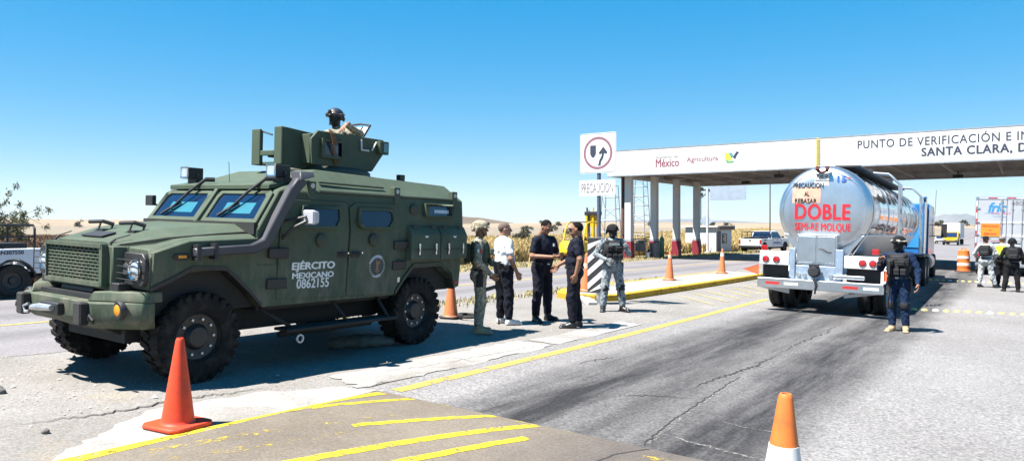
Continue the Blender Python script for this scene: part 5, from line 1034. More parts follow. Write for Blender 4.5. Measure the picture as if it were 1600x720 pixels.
# ================================================================ pickups
m_car = M('pickup_white', (.72, .74, .77), .3, var=.04, coat=.5)
def pickup(label, loc, rz, number, group=None, s=1.):
    P = thing('pickup_truck', label, 'pickup', loc, rz, group, s=s)
    body = part('body', m_car, P, .03)(lambda b: (
        b.prism([(2.55, .45), (2.62, .62), (2.58, .95), (2.3, 1.06), (1.15, 1.12), (1.15, .42), (1.30, .42), (1.40, .66), (1.62, .80), (1.90, .80), (2.12, .66), (2.2, .45)], 'x', -.9, .9),
        b.span((-.86, -.62, .42), (.86, 1.16, 1.10))))
    bed = part('bed', m_car, P, .02)(lambda b: [b.prism([(-.64, .45), (-.64, 1.10), (-2.55, 1.10), (-2.55, .52), (-2.40, .50), (-2.26, .70), (-2.05, .84), (-1.80, .84), (-1.56, .68), (-1.46, .45)], 'x', sd * .78, sd * .90) for sd in (-1, 1)] + [b.span((-.78, -.68, .55), (.78, -.62, 1.1)), b.span((-.80, -2.52, .55), (.80, -.66, .62))])
    tg = part('tailgate', m_car, P, .015)(lambda b: b.span((-.775, -2.57, .55), (.775, -2.52, 1.09))); part('handle', m_black, tg)(lambda b: b.box((0, -2.58, .98), (.2, .03, .07)))
    cab = part('cab', m_car, P, .03)(lambda b: b.loft([[(-.86, y0, 1.10), (.86, y0, 1.10), (.72, y1, 1.68), (-.72, y1, 1.68)] for y0, y1 in ((-.66, -.52), (1.28, .55))]))
    part('windscreen', m_glass, P)(lambda b: b.loft([[(-.78, 1.22, 1.15), (.78, 1.22, 1.15), (.67, .63, 1.64), (-.67, .63, 1.64)], [(-.78, 1.24, 1.155), (.78, 1.24, 1.155), (.67, .65, 1.645), (-.67, .65, 1.645)]]))
    part('rear_window', m_glass, P)(lambda b: b.loft([[(-.72, -.645, 1.18), (.72, -.645, 1.18), (.64, -.55, 1.60), (-.64, -.55, 1.60)], [(-.72, -.66, 1.18), (.72, -.66, 1.18), (.64, -.565, 1.60), (-.64, -.565, 1.60)]]))
    for sd in (-1, 1):
        for a, c, d_, e in ((-.50, .22, .22, -.44), (.30, 1.05, .62, .30)):
            part('side_window', m_glass, P)(lambda b: b.pts([(sd * .845, a, 1.17), (sd * .845, c, 1.17), (sd * .745, d_, 1.60), (sd * .745, e, 1.60), (sd * .862, a, 1.17), (sd * .862, c, 1.17), (sd * .762, d_, 1.60), (sd * .762, e, 1.60)], [(0, 1, 2, 3), (7, 6, 5, 4), (0, 4, 5, 1), (1, 5, 6, 2), (2, 6, 7, 3), (3, 7, 4, 0)]))
        for y0, y1 in ((-.56, .24), (.27, 1.12)): d = part('door', m_car, P, .008)(lambda b: b.span((sd * .862, y0, .48), (sd * .872, y1, 1.10))); part('handle', m_black, d)(lambda b: b.box((sd * .885, y0 + .12, .98), (.03, .13, .03)))
        part('mirror', m_black, P, .02)(lambda b: (b.box((sd * 1.02, 1.02, 1.2), (.16, .09, .15)), b.tube([(sd * .86, 1.05, 1.12), (sd * .98, 1.03, 1.16)], .02, 6)))
        part('headlight', m_lampglass, P, .01)(lambda b: b.box((sd * .72, 2.56, .86), (.3, .1, .16))); part('tail_light', m_red, P, .008)(lambda b: b.box((sd * .84, -2.575, .88), (.12, .03, .28)))
        for y in (1.76, -1.93): plain_wheel(P, (sd * .76, y, .37), .37, .25, sd, m_dksteel)
        [part('arch_liner', m_black, P)(lambda b: b.loft([[(sd * .68, y + .46 * math.cos(t), .38 + .46 * math.sin(t)), (sd * .915, y + .46 * math.cos(t), .38 + .46 * math.sin(t)), (sd * .915, y + .43 * math.cos(t), .38 + .43 * math.sin(t)), (sd * .68, y + .43 * math.cos(t), .38 + .43 * math.sin(t))] for t in np.linspace(.05, 3.09, 12)])) for y in (1.76, -1.93)]
        part('bench', m_black, P, .01)(lambda b: b.span((sd * .2, -2.3, 1.0), (sd * .65, -.75, 1.22)))
        letters(number, (sd * .906, -1.85, 1.01), (0, sd, 0), (0, 0, 1), m_txt_dark, P, w=.55, h=.085, bold=.03)
        letters('GUARDIA NACIONAL', (sd * .878, .28, .78), (0, sd, 0), (0, 0, 1), m_txt_blue, P, w=1.3, h=.13, bold=.02); part('stripe', m_txt_blue, P)(lambda b: b.span((sd * .874, -.5, .62), (sd * .878, 1.05, .66)))
    part('bumper', m_black, P, .02)(lambda b: b.box((0, 2.6, .5), (1.7, .12, .2))); part('rear_bumper', m_black, P, .02)(lambda b: b.box((0, -2.62, .5), (1.7, .12, .16))); part('grille', m_black, P, .01)(lambda b: b.box((0, 2.6, .85), (1.0, .05, .2)))
    rb = part('roll_cage', m_black, P)(lambda b: ([b.tube([(-.74, y, 1.08), (-.74, y, 1.55), (-.66, y, 1.63), (.66, y, 1.63), (.74, y, 1.55), (.74, y, 1.08)], .028, 8) for y in (-2.42, -1.5, -.72)], [b.tube([(sd * .66, -2.42, 1.63), (sd * .66, -.72, 1.63)], .028, 8) for sd in (-1, 1)], [b.tube([(sd * .74, -2.42, 1.36), (sd * .74, -.72, 1.36)], .02, 6) for sd in (-1, 1)]))
    part('chassis', m_under, P)(lambda b: b.span((-.6, -2.4, .3), (.6, 2.4, .5)))
    return P
pickup('white patrol pickup with black roll cage, cut by the left edge beside the reddish field', (-19.75, 5.35, float(zg(-19, 5.4))), R(180), 'GN307550', s=1.0)
pickup('white patrol pickup with roll cage parked beyond the small white hut', (-18.9, 66.6, float(zg(-18.9, 66.6)) - .02), R(-9), 'GN307412', s=1.12)
# ================================================================ lorry and car coming along the distant road
FT = thing('distant_lorry', 'yellow-fronted lorry with white box coming along the distant road', 'truck', G(-9.7, 140.7, .03), R(178))
part('box', m_white, FT, .03)(lambda b: b.span((-1.22, -6, 1.1), (1.22, 0, 3.6))); part('cab', m_yellow, FT, .08)(lambda b: b.prism([(.05, .55), (1.9, .55), (1.95, 1.3), (1.6, 2.15), (.05, 2.2)], 'x', -1.1, 1.1)); part('windscreen', m_glass, FT)(lambda b: b.prism([(1.94, 1.36), (1.97, 1.36), (1.66, 2.08), (1.63, 2.08)], 'x', -.95, .95))
part('bumper', m_black, FT, .03)(lambda b: b.box((0, 1.98, .6), (2.2, .15, .3)))
for s in (-1, 1):
    plain_wheel(FT, (s * 1.0, 1.1, .48), .48, .3, s); plain_wheel(FT, (s * 1.0, -4.4, .48), .48, .5, s); part('headlight', m_lampglass, FT)(lambda b: b.box((s * .8, 1.97, .95), (.3, .06, .16))); part('mirror', m_black, FT)(lambda b: b.box((s * 1.28, 1.6, 1.7), (.14, .08, .4)))
DC = thing('distant_car', 'small white car coming along the distant road beside the lorry', 'car', G(-13.0, 163, .03), R(178))
part('body', m_car, DC, .08)(lambda b: (b.prism([(-2.1, .35), (2.15, .35), (2.15, .75), (1.1, .95), (.5, 1.45), (-1.1, 1.45), (-1.7, .98), (-2.1, .95)], 'x', -.85, .85))); part('windscreen', m_glass, DC)(lambda b: b.prism([(1.12, .97), (1.16, .97), (.55, 1.42), (.50, 1.42)], 'x', -.72, .72)); part('grille', m_black, DC)(lambda b: b.box((0, 2.16, .55), (1.4, .05, .2)))
for s in (-1, 1):
    for y in (1.35, -1.3): plain_wheel(DC, (s * .78, y, .32), .32, .2, s)
    part('headlight', m_lampglass, DC)(lambda b: b.box((s * .65, 2.14, .68), (.3, .05, .12)))
# ================================================================ forklift
FK = thing('forklift', 'yellow forklift truck parked at the far roadside behind the standing men', 'forklift', G(-18.7, 33.4), R(2), s=1.18)
part('body', m_yellow, FK, .04)(lambda b: (b.prism([(-1.0, .35), (.75, .35), (.75, .75), (.35, .80), (.30, .62), (-.20, .62), (-.30, .95), (-1.0, 1.0), (-1.1, .8)], 'x', -.52, .52))); part('counterweight', m_yellow, FK, .05)(lambda b: b.prism([(-1.35, .45), (-1.0, .35), (-1.0, 1.02), (-1.3, .9)], 'x', -.5, .5))
part('engine_hood', m_black, FK, .03)(lambda b: b.span((-.35, -.95, 1.0), (.35, -.28, 1.06))); st = part('seat', m_black, FK, .04)(lambda b: (b.box((0, -.35, 1.08), (.48, .45, .12)), b.box((0, -.62, 1.32), (.46, .12, .45)))); part('steering_wheel', m_black, FK)(lambda b: (b.tube([(.16 * math.cos(t), .22 + .10 * math.sin(t), 1.18 + .12 * math.sin(t)) for t in np.linspace(0, 6.283, 13)[:-1]], .014, 6, True), b.cyl((0, .35, .8), (0, .22, 1.18), .02)))
for s in (-1, 1):
    part('guard_tube', m_yellow, FK)(lambda b: b.tube([(s * .48, -.95, .98), (s * .47, -.80, 1.45), (s * .46, -.62, 1.72), (s * .46, -.35, 1.80), (s * .46, .25, 1.80), (s * .47, .50, 1.62), (s * .48, .72, .78)], .035, 8))
    part('mast_rail', m_yellow, FK, .01)(lambda b: b.box((s * .30, .93, 1.18), (.10, .16, 2.1)))
    part('inner_rail', m_dksteel, FK, .01)(lambda b: b.box((s * .21, .95, 1.25), (.05, .10, 2.15))); part('fork', m_dksteel, FK, .01)(lambda b: (b.box((s * .28, 1.62, .14), (.11, 1.0, .04)), b.box((s * .28, 1.12, .45), (.11, .05, .66))))
    plain_wheel(FK, (s * .46, .62, .33), .33, .22, s, m_yellow); plain_wheel(FK, (s * .44, -.88, .28), .28, .20, s, M('rim_pale', (.55, .54, .5), .6))
    part('mast_cap', m_black, FK)(lambda b: (b.cyl((s * .30, .93, 2.25), (s * .30, .93, 2.46), .04, n=8)))
part('lift_cylinder', m_yellow, FK)(lambda b: (b.cyl((0, .95, .3), (0, .95, 2.2), .07, n=12), b.cyl((0, .95, 2.2), (0, .95, 2.46), .03, n=8))); part('mast_beam', m_black, FK, .01)(lambda b: (b.box((0, .93, 2.2), (.78, .2, .16)), b.box((0, .93, .35), (.6, .1, .1)))); part('carriage', m_dksteel, FK, .01)(lambda b: (b.box((0, 1.08, .3), (.8, .04, .1)), b.box((0, 1.08, .7), (.8, .04, .1))))
part('mast_shroud', m_yellow, FK, .01)(lambda b: b.box((0, .99, 1.88), (.52, .08, .55)))
part('guard_roof', m_dksteel, FK, .01)(lambda b: [b.box((0, y, 1.81), (.92, .05, .04)) for y in np.linspace(-.4, .25, 6)])
# ================================================================ bits at the column feet
CY = thing('gas_cylinder', 'green gas cylinder standing by the second canopy column', 'cylinder', G(-19.2, 44.6), s=1.12); part('bottle', M('cyl_green', (.10, .22, .10), .5, var=.2), CY)(lambda b: b.lathe([(0.001, 0), (.13, 0), (.14, .03), (.14, 1.0), (.12, 1.12), (.05, 1.2), (.05, 1.25), (0.001, 1.25)], n=20)); part('valve', m_steel, CY)(lambda b: (b.cyl((0, 0, 1.25), (0, 0, 1.36), .03, n=8), b.cyl((-.06, 0, 1.32), (.06, 0, 1.32), .02, n=8)))
DRm = thing('steel_drum', 'weathered grey steel drum beside the second canopy column', 'drum', G(-19.3, 43.7), s=1.1); part('shell', M('drum_grey', (.20, .20, .20), .6, .3, var=.3, vs=5), DRm)(lambda b: b.lathe([(0.001, 0), (.28, 0), (.285, .28), (.30, .30), (.285, .32), (.285, .58), (.30, .60), (.285, .62), (.285, .88), (.27, .88), (.27, .86), (0.001, .86)], n=28)); part('bung', m_steel, DRm)(lambda b: b.cyl((.15, 0, .86), (.15, 0, .89), .04, n=10))
BK = thing('bucket', 'small white plastic bucket near the second canopy column', 'bucket', G(-19.4, 42.9), s=1.15); part('pail', m_white, BK)(lambda b: b.lathe([(0.001, 0), (.12, 0), (.15, .32), (.16, .33), (.14, .33), (.11, .02), (0.001, .02)], n=20)); part('bail', m_steel, BK)(lambda b: b.tube([(.15 * math.cos(t), .0, .31 + .12 * math.sin(t)) for t in np.linspace(0, 3.14, 9)], .006, 5))
CT = thing('welding_cart', 'dark metal workshop cart with small engine between the first canopy columns', 'cart', G(-20.1, 43.2), .5, s=1.15)
part('frame', m_dksteel, CT)(lambda b: ([b.tube([(s * .4, -.7, .35), (s * .4, .7, .35), (s * .4, .9, .95)], .025, 6) for s in (-1, 1)], b.tube([(-.4, .9, .95), (.4, .9, .95)], .025, 6), [b.tube([(s * .4, y, .35), (s * .4, y, 1.05)], .02, 6) for s in (-1, 1) for y in (-.6, .5)], b.tube([(-.4, -.6, 1.05), (.4, -.6, 1.05), (.4, .5, 1.05), (-.4, .5, 1.05)], .02, 6, True)))
part('engine', M('engine_grey', (.15, .15, .15), .6, .4, var=.3), CT, .03)(lambda b: (b.box((0, -.1, .62), (.55, .8, .45)), b.cyl((-.1, .2, .85), (-.1, .2, 1.0), .12, n=12), b.box((.1, -.3, .92), (.3, .3, .14)))); part('hose', m_black, CT)(lambda b: b.tube([(.35 + .15 * math.cos(t), -.2 + .15 * math.sin(t) * .4, .9 + .02 * t) for t in np.linspace(0, 15, 40)], .018, 5))
for s in (-1, 1): plain_wheel(CT, (s * .48, -.4, .25), .25, .12, s)
# ================================================================ people
SK = {}
def skin(name, c): return M('skin_' + name, c, .55, var=.08, vs=20, spec=.35)
m_skin = skin('tan', (.30, .15, .092)); m_skin2 = skin('warm', (.35, .18, .115)); m_skin3 = skin('brown', (.23, .115, .07))
m_eye = M('eye_dark', (.03, .02, .018), .3); m_lip = M('lip', (.26, .10, .085), .5)
m_hairk = M('hair_black', (.010, .009, .009), .9, spec=.1, var=.4, vs=40, bump=.4, bs=90); m_hairg = M('hair_greying', (.055, .045, .04), .9, spec=.1, var=.4, vs=60, bump=.4, bs=90)
m_navy = M('navy_cloth', (.008, .009, .018), .85, var=.25, vs=7, bump=.25, bs=35, spec=.2); m_navy2 = M('navy_shirt', (.007, .009, .021), .8, var=.25, vs=7, bump=.25, bs=35, spec=.2)
m_bluecloth = M('police_blue_cloth', (.008, .024, .066), .85, var=.3, vs=7, bump=.3, bs=35, spec=.2)
m_blackc = M('black_cloth', (.010, .010, .012), .85, var=.3, vs=7, bump=.3, bs=35, spec=.2); m_whitec = M('white_cloth', (.62, .66, .74), .8, var=.06, vs=6, bump=.25, bs=25, spec=.2)
m_shoek = M('black_leather', (.012, .011, .011), .4, var=.2); m_shoet = M('tan_suede', (.42, .30, .17), .85, var=.2, vs=9); m_shoew = M('white_trainer', (.62, .62, .62), .6, var=.2, vs=12)
m_camo = camo('dry_camo', [(.09, .08, .055), (.40, .35, .26), (.20, .19, .135), (.54, .49, .39)], 16, pix=.012)
m_camog = camo('grey_camo', [(.06, .075, .09), (.30, .34, .36), (.16, .19, .21), (.42, .45, .47)], 12, pix=.012)
m_camow = camo('pale_camo', [(.30, .32, .33), (.55, .57, .57), (.42, .45, .46), (.62, .63, .62)], 12, pix=.012)
m_vestg = M('green_webbing', (.055, .065, .045), .85, var=.3, vs=9, bump=.3); m_vestk = M('black_webbing', (.009, .0095, .012), .8, var=.3, vs=9, bump=.3); m_hiv = M('hi_vis_yellow', (.62, .80, .03), .6, var=.1)
m_mask = M('black_mask', (.012, .012, .013), .8, var=.2); m_glove = M('grey_glove', (.16, .17, .18), .8, var=.2)
def nrm(v): v = np.array(v, float); return v / np.linalg.norm(v)
def hand(w, d, n, side, curl, mid, s=1.):
    w = np.array(w, float); d = nrm(d); n = np.array(n, float); n = nrm(n - d * (n @ d)); sd = nrm(np.cross(d, n)) * side; P = []
    for i in range(4):
        k = w + d * (.086 - .004 * abs(i - 1)) + sd * (.031 - .021 * i); P.append(cap(w + d * .012 + sd * (.018 - .012 * i), k, .0165, .0125, mid, .012))
        a = curl * .5; p = k; ln = (1., 1.1, 1.02, .8)[i]
        for L_, r in ((.042, .0098), (.029, .009), (.022, .008)):
            dv = d * math.cos(a) + n * math.sin(a); q = p + dv * L_ * ln; P.append(cap(p, q, r, r * .94, mid, .004)); p = q; a += curl
    b0 = w + d * .028 + sd * .024; b1 = b0 + nrm(d * .7 + sd * .75 + n * .35) * .042; b2 = b1 + nrm(d * .9 + sd * .25 + n * .45) * .034
    P += [cap(b0, b1, .015, .012, mid, .012), cap(b1, b2, .011, .009, mid, .004), cap(w - d * .05, w + d * .02, .027, .026, mid, .01, sc=(1, 1, 1))]
    return P
def rotm(yaw=0, pitch=0, roll=0): return np.array(Euler((R(pitch), R(roll), R(yaw)), 'XYZ').to_matrix())
def head_prims(mask=False, beardless=True, fat=0.):
    P = [ell((0, -.008, .032), (.074, .094, .098), 2, .02), ell((0, .022, -.03), (.060 + fat, .068, .078), 2, .03), ell((0, .03, -.075), (.044 + fat, .052, .034), 2, .03),
         cap((0, -.03, -.16), (0, -.012, -.05), .056 + fat * .6, .055, 2, .03), cap((-.03, .078, .022), (.03, .078, .022), .014, .014, 2, .02), cap((0, .09, .012), (0, .108, -.022), .010, .0145, 2, .012), cap((-.012, .095, -.026), (.012, .095, -.026), .010, .010, 2, .01),
         ell((0, .083, -.058), (.026, .014, .010), 6 if not mask else 2, .006), ell((0, .075, -.088), (.022, .018, .016), 2, .015)]
    for s in (-1, 1):
        P += [ell((s * .031, .099, .004), (.017, .016, .011), 2, .0, op='s'), ell((s * .031, .078, .004), (.014, .013, .0095), 5, .002), cap((s * .018, .092, .022), (s * .046, .082, .024), .005, .004, 5, .003), ell((s * .075, -.004, -.006), (.010, .021, .032), 2, .008)]
    return P
def person(label, X, Y, face, h=1.75, fit=None, pose=None, z=None, cat='person'):
    f = dict(shirt=m_navy2, trousers=m_navy, skin=m_skin, shoe=m_shoek, hand=None, sleeve='short', boots=False, hair=None, fat=0., mask=False, bag=1.12); f.update(fit or {})
    J = dict(elR=(.245, -.02, 1.135), wrR=(.25, .06, .89), elL=(-.245, -.02, 1.135), wrL=(-.25, .06, .89), knR=(.105, .02, .50), anR=(.115, -.015, .085), toR=(.135, .14), knL=(-.105, .02, .50), anL=(-.115, -.015, .085), toL=(-.135, .14),
             dR=None, nR=(-1, .2, 0), cR=.5, dL=None, nL=(1, .2, 0), cL=.5, head=(0, 0), lean=(0, 0)); J.update(pose or {})
    loc = (X, Y, float(zg(X, Y)) if z is None else z); s = h / 1.75
    T = thing('person', label, cat, loc, R(face - 90), s=s); T.scale = (s * 1.09, s * 1.09, s); fa = f['fat']
    lx, ly = J['lean']; ch = lambda p: (p[0] + lx * max(0, p[2] - .9), p[1] + ly * max(0, p[2] - .9), p[2])
    bg_ = f['bag']; sh = .012 if f['sleeve'] == 'long' else 0
    P = [cap((-.065, -.005, .945), (.065, -.005, .945), .112 + fa * .4, None, 1, .05), cap((-.05, -.03, .90), (.05, -.03, .90), .105, None, 1, .05)]
    for sd, kn, an, to in ((1, J['knR'], J['anR'], J['toR']), (-1, J['knL'], J['anL'], J['toL'])):
        hp = (sd * .092, 0, .90)
        P += [cap(hp, kn, .092 + .004 * bg_, .068 * bg_, 1, .05), cap(kn, (an[0], an[1], an[2] + .06), .067 * bg_, .058 * bg_, 1, .04), ell((kn[0], kn[1] - .035 + (an[1] - kn[1]) * .3, kn[2] - .14), (.052, .05, .12), 1, .04)]
        an = np.array(an, float); to3 = np.array((to[0], to[1], .038)); dr = nrm((to3 - an) * (1, 1, 0))
        if f['boots']: P += [cap(an + (0, 0, .17), an + (0, 0, -.0), .057, .052, 3, .015)]
        P += [cap((an[0], an[1], .06), tuple(an + dr * .06 * (1, 1, 0) + (0, 0, -.04)), .050, .046, 3, .02), cap(tuple(np.array((an[0], an[1], .040)) - dr * .025), tuple(to3), .042, .036, 3, .02, sc=(1, 1, .95)), rbox(tuple(np.array((an[0], an[1], .014)) + dr * .075), (.045, .135, .014), .006, 3, .008, rot=np.array([[dr[1], dr[0], 0], [-dr[0], dr[1], 0], [0, 0, 1]]))]
    P += [ell(ch((0, .012, 1.09)), (.158 + fa, .118 + fa * 1.2, .17), 0, .05), ell(ch((0, .0, 1.28)), (.178 + fa * .5, .122 + fa * .4, .20), 0, .05), cap(ch((-.145, -.012, 1.425)), ch((.145, -.012, 1.425)), .062, None, 0, .05), cap(ch((0, -.025, 1.44)), ch((0, -.02, 1.49)), .085, .06, 0, .05)]
    fine = []; wr = []
    for sd, q in ((1, 'R'), (-1, 'L')):
        a = np.array(ch((sd * .185, -.012, 1.415))); e = np.array(J['el' + q]); w_ = np.array(J['wr' + q]); up = e - a; fo = w_ - e
        if f['sleeve'] == 'long': P += [cap(a, e, .064, .053, 0, .04), cap(e, w_ - nrm(fo) * .01, .053, .040, 0, .03)]
        else: P += [cap(a, a + up * .68, .064, .060, 0, .04), cap(a + up * .6, e, .045, .041, 2, .004), cap(e, w_, .042, .029, 2, .02)]
        d = J['d' + q]; d = nrm(fo) if d is None else nrm(d)
        fine.append(hand(w_, d, J['n' + q], J.get('s' + q, sd), J['c' + q], 4)); wr.append(w_)
    def disp(Xg, Yg, Zg, Lb):
        ph_ = X * 3.1 + Y * 1.7
        wv = np.sin(Zg * 21 + Xg * 33 + 2.2 * np.sin(Yg * 25 + Zg * 9 + ph_) + ph_) * np.sin(Yg * 37 - Zg * 13 + 1.7 * np.sin(Xg * 29 + Zg * 17)) + .5 * np.sin(Zg * 47 - Xg * 61 + 2 * np.sin(Zg * 11 + Yg * 30 + ph_))
        return np.where(Lb == 2, 0., np.where(Lb == 3, 0., .0055)) * wv
    hm = rotm(*J['head']); hc = np.array(ch((0, .012, 1.635)))
    def hd(pr, vox=.0065, ds=None): V, Q, L_ = sdf_mesh(pr, vox, ds); return V @ hm.T + hc, Q, L_
    pcs = [sdf_mesh(P, .0125, disp), hd(head_prims(f['mask'], fat=fa * .3), .006)] + [sdf_mesh(x, .0055) for x in fine]
    sk = f['skin']
    mesh_from('body', pcs, [f['shirt'], f['trousers'], m_mask if f['mask'] else sk, f['shoe'], f['hand'] or sk, m_eye, m_lip], T)
    if not f['mask']: pass
    # hair, helmet, cap, glasses
    if f['hair']: mesh_from('hair', [hd([ell((0, -.012, .037), (.077, .0965, .0975), 0, .01), half((0, .75, -.65), -.008), half((0, 0, -1), .05), ell((0, .075, -.03), (.058, .05, .082), op='s')], .006, lambda a, b_, c, L_: .0035 * np.sin(a * 190 + c * 90) * np.sin(b_ * 160 + c * 120))], [f['hair']], T)
    hk = f.get('helmet')
    if hk:
        o = mesh_from('helmet', [hd([ell((0, -.006, .045), (.108, .128, .112), 0, .01), half((0, .12, -1), -.012), cap((-.106, -.03, .03), (-.102, -.05, -.035), .02, .016, 0, .02), cap((.106, -.03, .03), (.102, -.05, -.035), .02, .016, 0, .02), cap((-.07, -.105, .0), (.07, -.105, .0), .02, None, 0, .02), cap((-.085, .085, .025), (0, .125, .032), .012, .013, 0, .015), cap((.085, .085, .025), (0, .125, .032), .012, .013, 0, .015)], .008)], [hk], T)
        if f.get('goggles'): mesh_from('goggles', [hd([cap((-.055, .098, .052), (.055, .098, .052), .03, None, 0, .01), cap((-.055, .098, .052), (-.108, .01, .05), .016, .012, 0, .01), cap((.055, .098, .052), (.108, .01, .05), .016, .012, 0, .01), cap((-.108, .01, .05), (-.09, -.09, .06), .012, None, 0, .01), cap((.108, .01, .05), (.09, -.09, .06), .012, None, 0, .01)], .007)], [f['goggles']], o); mesh_from('goggle_lens', [hd([ell((-.035, .122, .052), (.034, .014, .021)), ell((.035, .122, .052), (.034, .014, .021))], .006)], [M('lens_dark', (.03, .03, .03), .1, spec=.9)], o)
        mesh_from('chin_strap', [hd([cap((-.08, .02, .0), (-.05, .055, -.09), .006), cap((.08, .02, .0), (.05, .055, -.09), .006), cap((-.05, .055, -.09), (.05, .055, -.09), .007)], .006)], [m_vestk], o)
        mesh_from('mount', [hd([rbox((0, .124, .085), (.02, .018, .024), .005)], .006)], [m_vestk], o)
    if f.get('cap'): mesh_from('cap', [hd([ell((0, -.008, .05), (.086, .106, .085), 0, .01), half((0, 0, -1), -.042), ell((0, .085, .045), (.062, .075, .010), 0, .01)] + ([ell((0, 0, .045), (.15, .165, .012), 0, .015)] if f['cap'][1] else []), .007)], [f['cap'][0]], T)
    if f.get('glasses'): mesh_from('sunglasses', [hd([ell((-.033, .098, .002), (.027, .010, .018)), ell((.033, .098, .002), (.027, .010, .018)), cap((-.01, .104, .008), (.01, .104, .008), .004), cap((-.058, .088, .008), (-.078, .0, .006), .004), cap((.058, .088, .008), (.078, .0, .006), .004)], .005)], [M('lens_black', (.01, .01, .012), .15, spec=.8)], T)
    if f['sleeve'] == 'short' and not f.get('vest'):
        mesh_from('collar', [sdf_mesh([cap(tuple(np.array(ch((0, -.015, 1.475))) + np.array((.07 * math.sin(t), .07 * math.cos(t), -.018 * math.cos(t)))), tuple(np.array(ch((0, -.015, 1.475))) + np.array((.07 * math.sin(t + .55), .07 * math.cos(t + .55), -.018 * math.cos(t + .55)))), .015, None, 0, .01) for t in np.linspace(.3, 5.4, 10)], .008)], [f['shirt']], T)
    be = part('belt', m_shoek, T)(lambda b: b.loft([[((.176 + fa * .7) * math.cos(t), -.004 + (.128 + fa) * math.sin(t), zz) for t in np.linspace(0, 6.283, 33)[:-1]] for zz in (.985, 1.025)], True, False)); part('buckle', m_steel, be, .003)(lambda b: b.box((0, .128 + fa, 1.005), (.05, .012, .035)))
    v = f.get('vest')
    if v:
        vm = v[0]; pr = [ell(ch((0, .0, 1.27)), (.212, .165, .25), 0, .02), half((0, 0, 1), 1.455), half((0, 0, -1), -1.045), half((1, 0, 0), .178), half((-1, 0, 0), .178), half((0, 1, 0), .152 + ly * .3), half((0, -1, 0), .150 - ly * .2)]
        pr += [cap(ch((sd * .11, -.09, 1.42)), ch((sd * .11, .09, 1.42)), .035, None, 0, .02) for sd in (-1, 1)] + [cap(ch((sd * .11, 0, 1.47)), ch((sd * .12, .08, 1.42)), .03, None, 0, .02) for sd in (-1, 1)]
        vo = mesh_from('vest', [sdf_mesh(pr, .012, lambda a, b_, c, L_: .004 * np.sin(c * 125) * (np.abs(b_) > .1))], [vm], T)
        fy_ = .165
        for i, (x, zz, w_, hh) in enumerate(((-.115, 1.12, .045, .06), (-.01, 1.12, .045, .06), (.10, 1.12, .045, .06), (-.08, 1.28, .06, .045), (.09, 1.29, .05, .05)) if v[1] else ()):
            mesh_from('pouch', [sdf_mesh([rbox(ch((x, fy_ + .01, zz)), (w_, .032, hh), .014), rbox(ch((x, fy_ + .028, zz + hh * .5)), (w_ * .95, .018, hh * .42), .008)], .009)], [vm], vo)
        mesh_from('back_panel', [sdf_mesh([rbox(ch((0, -.165, 1.27)), (.13, .035, .15), .02), rbox(ch((0, -.19, 1.17)), (.10, .03, .06), .015)], .011)], [vm], vo)
    for sd, q in ((1, 'R'), (-1, 'L')):
        if f.get('patch') == q:
            c = np.array(ch((sd * .185, -.012, 1.415))) * .62 + np.array(J['el' + q]) * .38
            for k, mt in enumerate((M('flag_green', (.03, .20, .06), .7), m_txt_white, M('flag_red', (.55, .03, .03), .7))): part('flag_patch', mt, T, .002)(lambda b: b.box((c[0] + sd * .062, c[1] - sd * 0 + (k - 1) * .028 * sd, c[2]), (.012, .026, .055)))
    if f.get('badge'): part('chest_badge', m_txt_white, T, .003)(lambda b: b.box(ch((-.085, .124 + fa, 1.33)), (.04, .012, .055)))
    if f.get('kneepads'):
        for q in 'RL': k = np.array(J['kn' + q]); mesh_from('knee_pad', [sdf_mesh([ell(k + (0, .045, -.01), (.066, .042, .092), 0, .01), cap(k + (-.075, 0, .03), k + (.075, 0, .03), .02, None, 0, .03), cap(k + (-.075, 0, -.05), k + (.075, 0, -.05), .02, None, 0, .03)], .01)], [m_vestk], T)
    if f.get('holster'): mesh_from('holster', [sdf_mesh([rbox((f['holster'] * .175, .0, .84), (.026, .05, .10), .012), rbox((f['holster'] * .185, .01, .95), (.022, .03, .05), .01)], .009)], [m_vestk], T)
    return T
def rifle(label, M4, long_=1.):
    T = thing('rifle', label, 'rifle'); T.matrix_world = M4; m = M('gunmetal', (.014, .014, .016), .45, .5, var=.2)
    part('receiver', m, T, .006)(lambda b: (b.box((0, 0, 0), (.042, .24, .065)), b.box((0, -.02, .045), (.022, .2, .02)))); part('barrel', m, T)(lambda b: (b.cyl((0, .12, .005), (0, .46 * long_, .005), .0095, n=8), b.cyl((0, .44 * long_, .005), (0, .50 * long_, .005), .014, n=8), b.box((0, .38 * long_, .03), (.014, .02, .05))))
    part('handguard', m_black, T, .006)(lambda b: b.box((0, .22, .005), (.048, .22, .055))); part('stock', m_black, T, .006)(lambda b: b.prism([(-.12, .025), (-.34, .03), (-.35, -.09), (-.31, -.09), (-.22, -.02), (-.12, -.02)], 'x', -.02, .02))
    part('magazine', m_black, T, .005)(lambda b: b.prism([(.03, -.03), (.09, -.03), (.13, -.19), (.07, -.20)], 'x', -.014, .014)); part('grip', m_black, T, .006)(lambda b: b.prism([(-.09, -.03), (-.05, -.03), (-.075, -.13), (-.12, -.12)], 'x', -.016, .016)); part('sight', m, T, .004)(lambda b: b.box((0, .0, .075), (.03, .09, .035)))
    part('sling', m_vestk, T)(lambda b: b.tube([(.02, -.3, .0), (.07, -.1, .06), (.07, .15, .06), (.02, .3, .0)], .008, 5)); return T
def person_point(p, x, y, z):
    m = Matrix.LocRotScale(Vector(p.location), p.rotation_euler, Vector(p.scale)); return m @ Vector((x, y, z))
